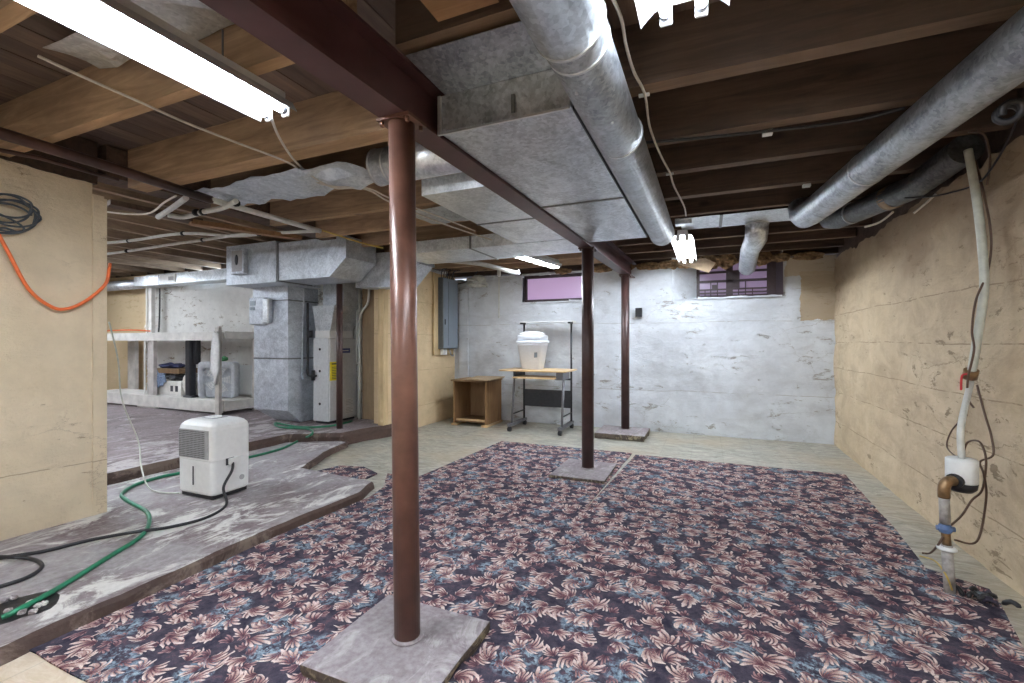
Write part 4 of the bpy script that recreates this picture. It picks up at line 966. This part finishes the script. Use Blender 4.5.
lc = P(686, 223, z=2.25); tag(MB().bbox(lc.x-.09, lc.x+.05, lc.y-.05, lc.y+.05, 2.235, 2.285, .006).build('junction_box', 'galv_bright'), 'pale metal junction box above the end-on light', 'junction box')
for i, (px, py, z) in enumerate(((768, 131, 2.275), (807, 184, 2.275))):
    c = P(px, py, z=z); tag(MB().box(c.x-.025, c.x+.02, c.y-.02, c.y+.02, c.z-.02, c.z).build('joist_clip', 'white_enamel'), ('white cable clip on the second clear joist right of the big duct', 'tiny pale nail plate low on a joist near the slanting duct')[i], 'clip')
wire('joist_cable', [P(640, 143, z=2.262), P(700, 138, z=2.262), P(768, 131, z=2.262), P(850, 121, z=2.262), P(905, 108, z=2.262)], .008, 'black', 'black cable running along the second dark joist', 'cable')

# ---------------------------------------------------------------- sump pipe on the right
su = empty('sump_pipe', (1.06, 2.80, 0), 'upright sump discharge pipe with a white canister, brass elbow and blue valve', 'pipe')
base = P(950, 594, z=0.0); bx, by = base.x, base.y
def Z_(py): return HC+(341.5-py)/455*(bx*FW[0]+by*FW[1])
MB().tube([(bx, by, 0), (bx-.012, by, Z_(545))], .022, 14).build('lower_pipe', 'pipe_grey', su)
MB().lathe((bx-.012, by, Z_(548)), [(.020, -.01), (.038, -.008), (.038, 0), (.022, .006), (.020, .012)], 16).build('flange', 'white_enamel', su)
MB().tube([(bx-.012, by, Z_(545)), (bx-.018, by, Z_(528))], .018, 12).build('middle_pipe', 'brass', su)
MB().lathe((bx-.018, by, Z_(529)), [(.020, -.02), (.026, -.012), (.030, 0), (.026, .012), (.020, .02)], 10, smooth=False).tube([(bx-.050, by, Z_(529)), (bx+.018, by, Z_(529))], .012, 8).tube([(bx-.018, by-.05, Z_(527)), (bx-.018, by+.03, Z_(527))], .010, 8).build('valve', 'blue_valve', su)
MB().tube([(bx-.018, by, Z_(524)), (bx-.022, by, Z_(494))], .0205, 14).build('upper_pipe', 'pipe_grey', su)
cx_, cy_ = bx+.072, by+.075
MB().tube(smoothpath([(bx-.022, by, Z_(498)), (bx-.022, by, Z_(488)), (bx-.005, by+.01, Z_(482.5)), (bx+.03, by+.035, Z_(482))], 5), .024, 14).build('elbow', 'brass', su)
cz = Z_(493)+.03
can = MB().lathe((cx_, cy_, Z_(485)), [(.056, 0), (.060, .006), (.060, .110), (.055, .116), (.02, .117)], 24).build('canister', 'white_enamel', su)
MB().lathe((cx_, cy_, Z_(493)), [(.04, -.004), (.055, .012), (.059, .04)], 24).build('canister_base', 'black', su)
MB().tube([(bx+.022, by+.025, Z_(482)), (bx+.04, by+.042, Z_(482))], .034, 16).build('rubber_collar', 'black', su)
top = Vector((cx_, cy_, Z_(485)+.117))
ho = [top, top+Vector((.005, .02, .15)), P(970, 385, x=1.27), P(971, 372, x=1.27)]
MB().tube(smoothpath(ho, 5), .014, 12).build('riser_pipe', 'pvc', su)
fh = [P(971, 376, x=1.27), P(977, 340, x=1.28), P(984, 290, x=1.29), P(982, 245, x=1.29), P(976, 195, x=1.28), P(968, 150, x=1.26)]
hz = wire('flexible_hose', fh, .0185, 'translucent_hose', 'pale flexible hose climbing the tan wall from the sump riser', 'hose', n=12)
tag(MB().tube([P(969.5, 378, x=1.27), P(971.5, 370, x=1.27)], .031, 14).build('hose_clamp', 'brass', ), 'brass hose clamp joining the pale hose to the riser', 'clamp')
wire('red_lever', [P(968, 374, x=1.24), P(962, 376, x=1.22), P(961, 390, x=1.22)], .005, 'red', 'small red lever beside the hose clamp', 'lever')
wire('wall_wire', [P(975, 160, x=1.31), P(983, 190, x=1.31), P(991, 235, x=1.31), P(988, 270, x=1.31), P(976, 300, x=1.24), P(972, 330, x=1.24), P(974, 350, x=1.24), P(968, 378, x=1.24), P(968, 398, x=1.26), P(974, 408, x=1.28)], .005, 'wire_brown', 'dark wire crossing over and beside the pale hose', 'wire')
wire('wall_wire', [P(977, 385, x=1.31), P(985, 415, x=1.32), P(991, 435, x=1.32), P(993, 455, x=1.31), P(980, 462, x=1.26), P(984, 475, x=1.26), P(986, 500, x=1.28), P(977, 541, x=1.24), P(955, 540, x=1.12)], .005, 'wire_brown', 'brown wire hanging from the riser down to the blue valve', 'wire')
wire('wall_wire', [P(967, 415, x=1.3), P(952, 430, x=1.3), P(947, 447, x=1.3), P(959, 459, x=1.25)], .004, 'wire_brown', 'thin dark wire arching left of the riser above the canister', 'wire')
wire('wall_wire', [P(962, 458, x=1.26), P(967, 443, x=1.27), P(978, 441, x=1.28), P(984, 450, x=1.28), P(986, 465, x=1.28), P(982, 490, x=1.28), P(972, 500, x=1.22), P(962, 515, x=1.18), P(950, 526, x=1.12)], .005, 'wire_brown', 'brown wire looping round the white canister', 'wire')
wire('wall_wire', [P(944, 535, x=1.04), P(938, 545, x=1.02), P(930, 553, z=.05), P(922, 553, z=.03)], .005, 'wire_brown', 'short brown wire end dangling from the blue valve to the carpet', 'wire')
wire('wall_wire', [P(920, 556, z=.02), P(935, 561, z=.08), P(946, 575, z=.10), P(952, 590, z=.03)], .004, 'wire_yellow', 'stiff pale wire bent down beside the foot of the sump pipe', 'wire')
wire('high_wire', [P(905, 198, y=3.6), P(935, 196, y=3.45), P(970, 187, y=3.3), P(984, 178, x=1.3), P(1003, 150, x=1.3), P(1018, 118, x=1.28), P(1030, 90, x=1.2)], .005, 'black', 'dark wire sagging from the slanting duct to the hose top', 'wire')
wire('high_wire', [P(987, 185, x=1.31), P(990, 160, x=1.3), P(984, 135, x=1.25), P(968, 132, x=1.2)], .005, 'wire_brown', 'short dark wire curling behind the top of the hose', 'wire')
wire('white_lead', [P(865, 227, y=4.1), P(880, 222, y=4.0), P(893, 212, y=3.9)], .008, 'wire_white', 'short white lead under the dark round duct', 'wire')
wire('white_lead', [P(914, 213, y=3.75), P(925, 204, y=3.7), P(936, 194, y=3.65)], .008, 'wire_white', 'white lead near the wall top under the slanting duct', 'wire')
wire('pull_coil', [P(1010, 112, y=2.2)+Vector((.03*math.cos(a*.9), .02*math.sin(a*.5), .03*math.sin(a*.9))) for a in range(12)], .012, 'black', 'black coiled fitting in the upper right under the joists', 'fitting', sub=3)
# ruffled strips of cut carpet round the pipe foot
for i in range(12):
    a = i*.55-.4; c = Vector((bx+.05+.05*math.cos(a*2.1)+.012*i*.6, by-.03+.04*math.sin(a*1.7), 0))
    p = [c+Vector((0, 0, .010)), c+Vector((.03*math.cos(a), .03*math.sin(a), .035)), c+Vector((.06*math.cos(a), .06*math.sin(a), .022))]
    tag(MB().tube(smoothpath(p, 3), [.004]+[.011]*5+[.003], 5).build('carpet_shred', 'black' if i % 3 else 'carpet'), 'frayed dark carpet shred at the foot of the sump pipe', 'carpet scrap', 'carpet shreds at the sump pipe')

# ---------------------------------------------------------------- side cellar shelf and what stands in it
sh = empty('timber_shelf', (-7.5, 4.3, .15), 'cream painted timber shelving against the wall of the side cellar', 'shelf')
sx0, sx1, sy0, sy1 = -9.6, -6.36, 4.32, 4.80
MB().box(sx0, sx1, sy0, sy0+.035, 1.215, 1.335).build('top_rail', 'cream_paint', sh)
MB().box(sx0, sx1, sy0, sy0+.035, .18, .35).build('bottom_rail', 'cream_paint', sh)
MB().box(sx1-.03, sx1+.03, sy0+.04, sy1+.02, 1.24, 1.345).build('end_rail', 'cream_paint', sh)
MB().box(sx1-.03, sx1+.03, sy0+.04, sy1+.02, .20, .34).build('end_rail', 'cream_paint', sh)
for z in (1.31, .335):
    for k in range(3): MB().box(sx0, sx1-.03, sy0+.036+k*.148, sy0+.036+k*.148+.145, z, z+.02).build('shelf_board', 'cream_paint', sh)
MB().box(sx1-.06, sx1+.02, sy0-.045, sy0, .15, 1.40).build('post', 'post_paint', sh)
MB().box(sx1-.02, sx1+.045, sy1+.02, sy1+.085, .15, 1.40).build('post', 'post_paint', sh)
a = P(152, 370, y=sy0+.06); MB().box(a.x-.07, a.x+.08, sy0+.037, sy0+.09, .355, 1.31).build('post', 'post_paint', sh)
MB().box(a.x-.09, a.x-.05, sy0-.008, sy0+.0, .35, 1.215).build('post', 'cream_paint', sh)
b_ = P(134, 370, y=sy1); MB().box(b_.x-.11, b_.x+.10, sy1-.04, sy1+.02, .355, 1.31).build('post', 'post_paint', sh)
MB().box(-8.4, -7.9, sy0+.02, sy0+.06, .15, .18).build('block', 'cream_paint', sh)
c_ = P(152, 320, y=4.78)
tag(MB().box(c_.x-.07, c_.x+.06, 4.74, 4.80, 1.345, 2.13).box(c_.x-.07, c_.x-.03, 4.72, 4.74, 1.345, 2.13).build('wall_post', 'cream_paint'), 'white painted upright above the timber shelf, below the cellar duct', 'post')
c_ = P(157, 318, y=4.70); wire('hanging_cable', [Vector((c_.x, 4.74, 2.1)), Vector((c_.x+.02, 4.73, 1.8)), Vector((c_.x-.01, 4.74, 1.5)), Vector((c_.x-.03, 4.74, 1.36))], .014, 'black', 'black cord hanging beside the white painted upright', 'cord')
wire('orange_lead', [P(100, 331, y=4.5), P(130, 330, y=4.5), P(150, 331, y=4.55)], .012, 'orange', 'faded orange lead lying on the top shelf of the side cellar', 'cord')
ZS = .3565
# box fan
f0 = P(220, 380, y=4.58)
bf = empty('box_fan', (f0.x, 4.56, ZS), 'pale grey box fan standing on the low shelf behind the near post', 'fan')
mb = MB(); ring = []
W_, H_ = .30, .58
ox = f0.x
def rrect(w_, h_, k, y, n=5):
    pts = []
    for sx, sz, a0 in ((1, 1, 0), (-1, 1, 90), (-1, -1, 180), (1, -1, 270)):
        for i in range(n): a = math.radians(a0+90*i/(n-1)); pts.append((ox+sx*(w_-k)+k*math.cos(a), y, ZS+h_+sz*(h_-k)+k*math.sin(a)))
    return pts
H2 = .27
MB().loft([rrect(.27, H2, .06, 4.50), rrect(.28, H2+.0, .06, 4.51), rrect(.28, H2, .06, 4.62), rrect(.27, H2, .06, 4.63), rrect(.225, H2-.045, .05, 4.63), rrect(.225, H2-.045, .05, 4.50), rrect(.27, H2, .06, 4.50)], caps=False).build('frame', 'fan_grey', bf)
MB().loft([rrect(.225, H2-.045, .05, 4.60), rrect(.225, H2-.045, .05, 4.605)]).build('back_guard', 'fan_grey', bf)
for k in range(5):
    a = k*2*math.pi/5; d = Vector((math.cos(a), 0, math.sin(a))); e = Vector((-d.z, 0, d.x)); c = Vector((ox, 4.56, ZS+H2))
    MB().add([c+d*.03-e*.02, c+d*.20-e*.07, c+d*.20+e*.07+Vector((0, .03, 0)), c+d*.03+e*.02+Vector((0, .01, 0))], [(0, 1, 2, 3)]).build('blade', 'white_plastic', bf)
MB().tube([(ox, 4.53, ZS+H2), (ox, 4.59, ZS+H2)], .04, 16).build('hub', 'fan_grey', bf)
for k in range(1, 7):
    M4 = Matrix.Translation((ox, 4.505, ZS+H2)) @ Matrix.Rotation(math.pi/2, 4, 'X')
    r = k*.036; MB().tube([(ox+r*math.cos(2*math.pi*j/24), 4.503, ZS+H2+r*math.sin(2*math.pi*j/24)) for j in range(25)], .0035, 5, caps=False).build('guard_ring', 'fan_grey', bf)
for k in range(8):
    a = math.pi*k/8; MB().tube([(ox-.22*math.cos(a), 4.503, ZS+H2-.22*math.sin(a)), (ox+.22*math.cos(a), 4.503, ZS+H2+.22*math.sin(a))], .003, 5).build('guard_spoke', 'fan_grey', bf)
bf.rotation_euler = (0, 0, math.radians(24))
# tower
tw = P(193, 372, y=4.42)
tf = empty('tower_heater', (tw.x, 4.42, ZS), 'tall black tower unit beside the box fan on the low shelf', 'heater')
MB().bbox(tw.x-.10, tw.x+.02, 4.36, 4.46, ZS+.03, ZS+.86, .02).build('body', 'charcoal', tf)
MB().bbox(tw.x+.02, tw.x+.10, 4.40, 4.48, ZS+.50, ZS+.88, .02).build('side_housing', 'black', tf)
MB().bbox(tw.x-.16, tw.x+.08, 4.35, 4.50, ZS, ZS+.03, .03).build('base', 'black', tf)
# box with cloths
tx = P(176, 385, y=4.55)
bx_ = empty('slide_box', (tx.x, 4.55, ZS), 'white box carrying a dark wooden board, between shelf post and tower unit', 'box')
MB().bbox(tx.x-.42, tx.x+.28, 4.46, 4.70, ZS, ZS+.22, .01).build('body', 'cream_paint', bx_)
for k in (0, 1): MB().box(tx.x+.02+k*.12, tx.x+.08+k*.12, 4.455, 4.46, ZS+.06, ZS+.15).build('opening', 'ink', bx_)
tag(MB().box(tx.x-.30, tx.x+.30, 4.42, 4.72, ZS+.345, ZS+.42).build('drawer_board', 'chipboard'), 'dark wooden board across the white box', 'board')
tag(lump('dark_bundle', tx.x+.0, 4.56, ZS+.285, .27, .12, .055, 'charcoal', 8), 'dark bundle squeezed under the wooden board', 'bundle')
tag(lump('navy_cloth', tx.x-.12, 4.56, ZS+.455, .26, .14, .04, 'navy_cloth', 4), 'folded navy cloth on top of the wooden board', 'cloth')
tag(lump('checked_cloth', tx.x-.24, 4.44, ZS+.26, .16, .035, .15, 'blue_cloth', 6), 'blue and white cloth hanging in front of the white box', 'cloth')
tag(lump('small_box', P(187, 388, y=4.45).x+.03, 4.43, ZS+.20, .09, .03, .13, 'cream_paint', 9), 'pale crumpled packet beside the tower unit', 'packet')
rg = P(220, 360, y=4.24)
mb = MB(); pts = []
rings = []
for k, (wd, zz) in enumerate([(.03, 1.33), (.075, 1.30), (.10, 1.15), (.11, .98), (.12, .80), (.05, .70), (.02, .60)]):
    rings.append([(sx1-.0+wd*.8*math.cos(q)*(1+.2*math.sin(3*q+k)), 4.245+.022*math.sin(q)-.0, zz+.02*math.sin(q*2)) for q in [2*math.pi*i/12 for i in range(12)]])
tag(MB().loft(rings).build('white_rag', 'white_cloth'), 'white rag hung over the near shelf post', 'rag')
gg = P(224, 353, y=4.6); tag(lump('green_scrap', gg.x, 4.6, ZS+.585, .07, .05, .035, 'green_leaf', 5), 'small green scrap on top of the box fan', 'scrap')
lw = P(240, 385, y=4.9); tag(MB().box(lw.x-.28, lw.x+.30, 4.885, 4.915, .37, .83).build('white_board', 'white_enamel'), 'white board leaning behind the box fan', 'board')
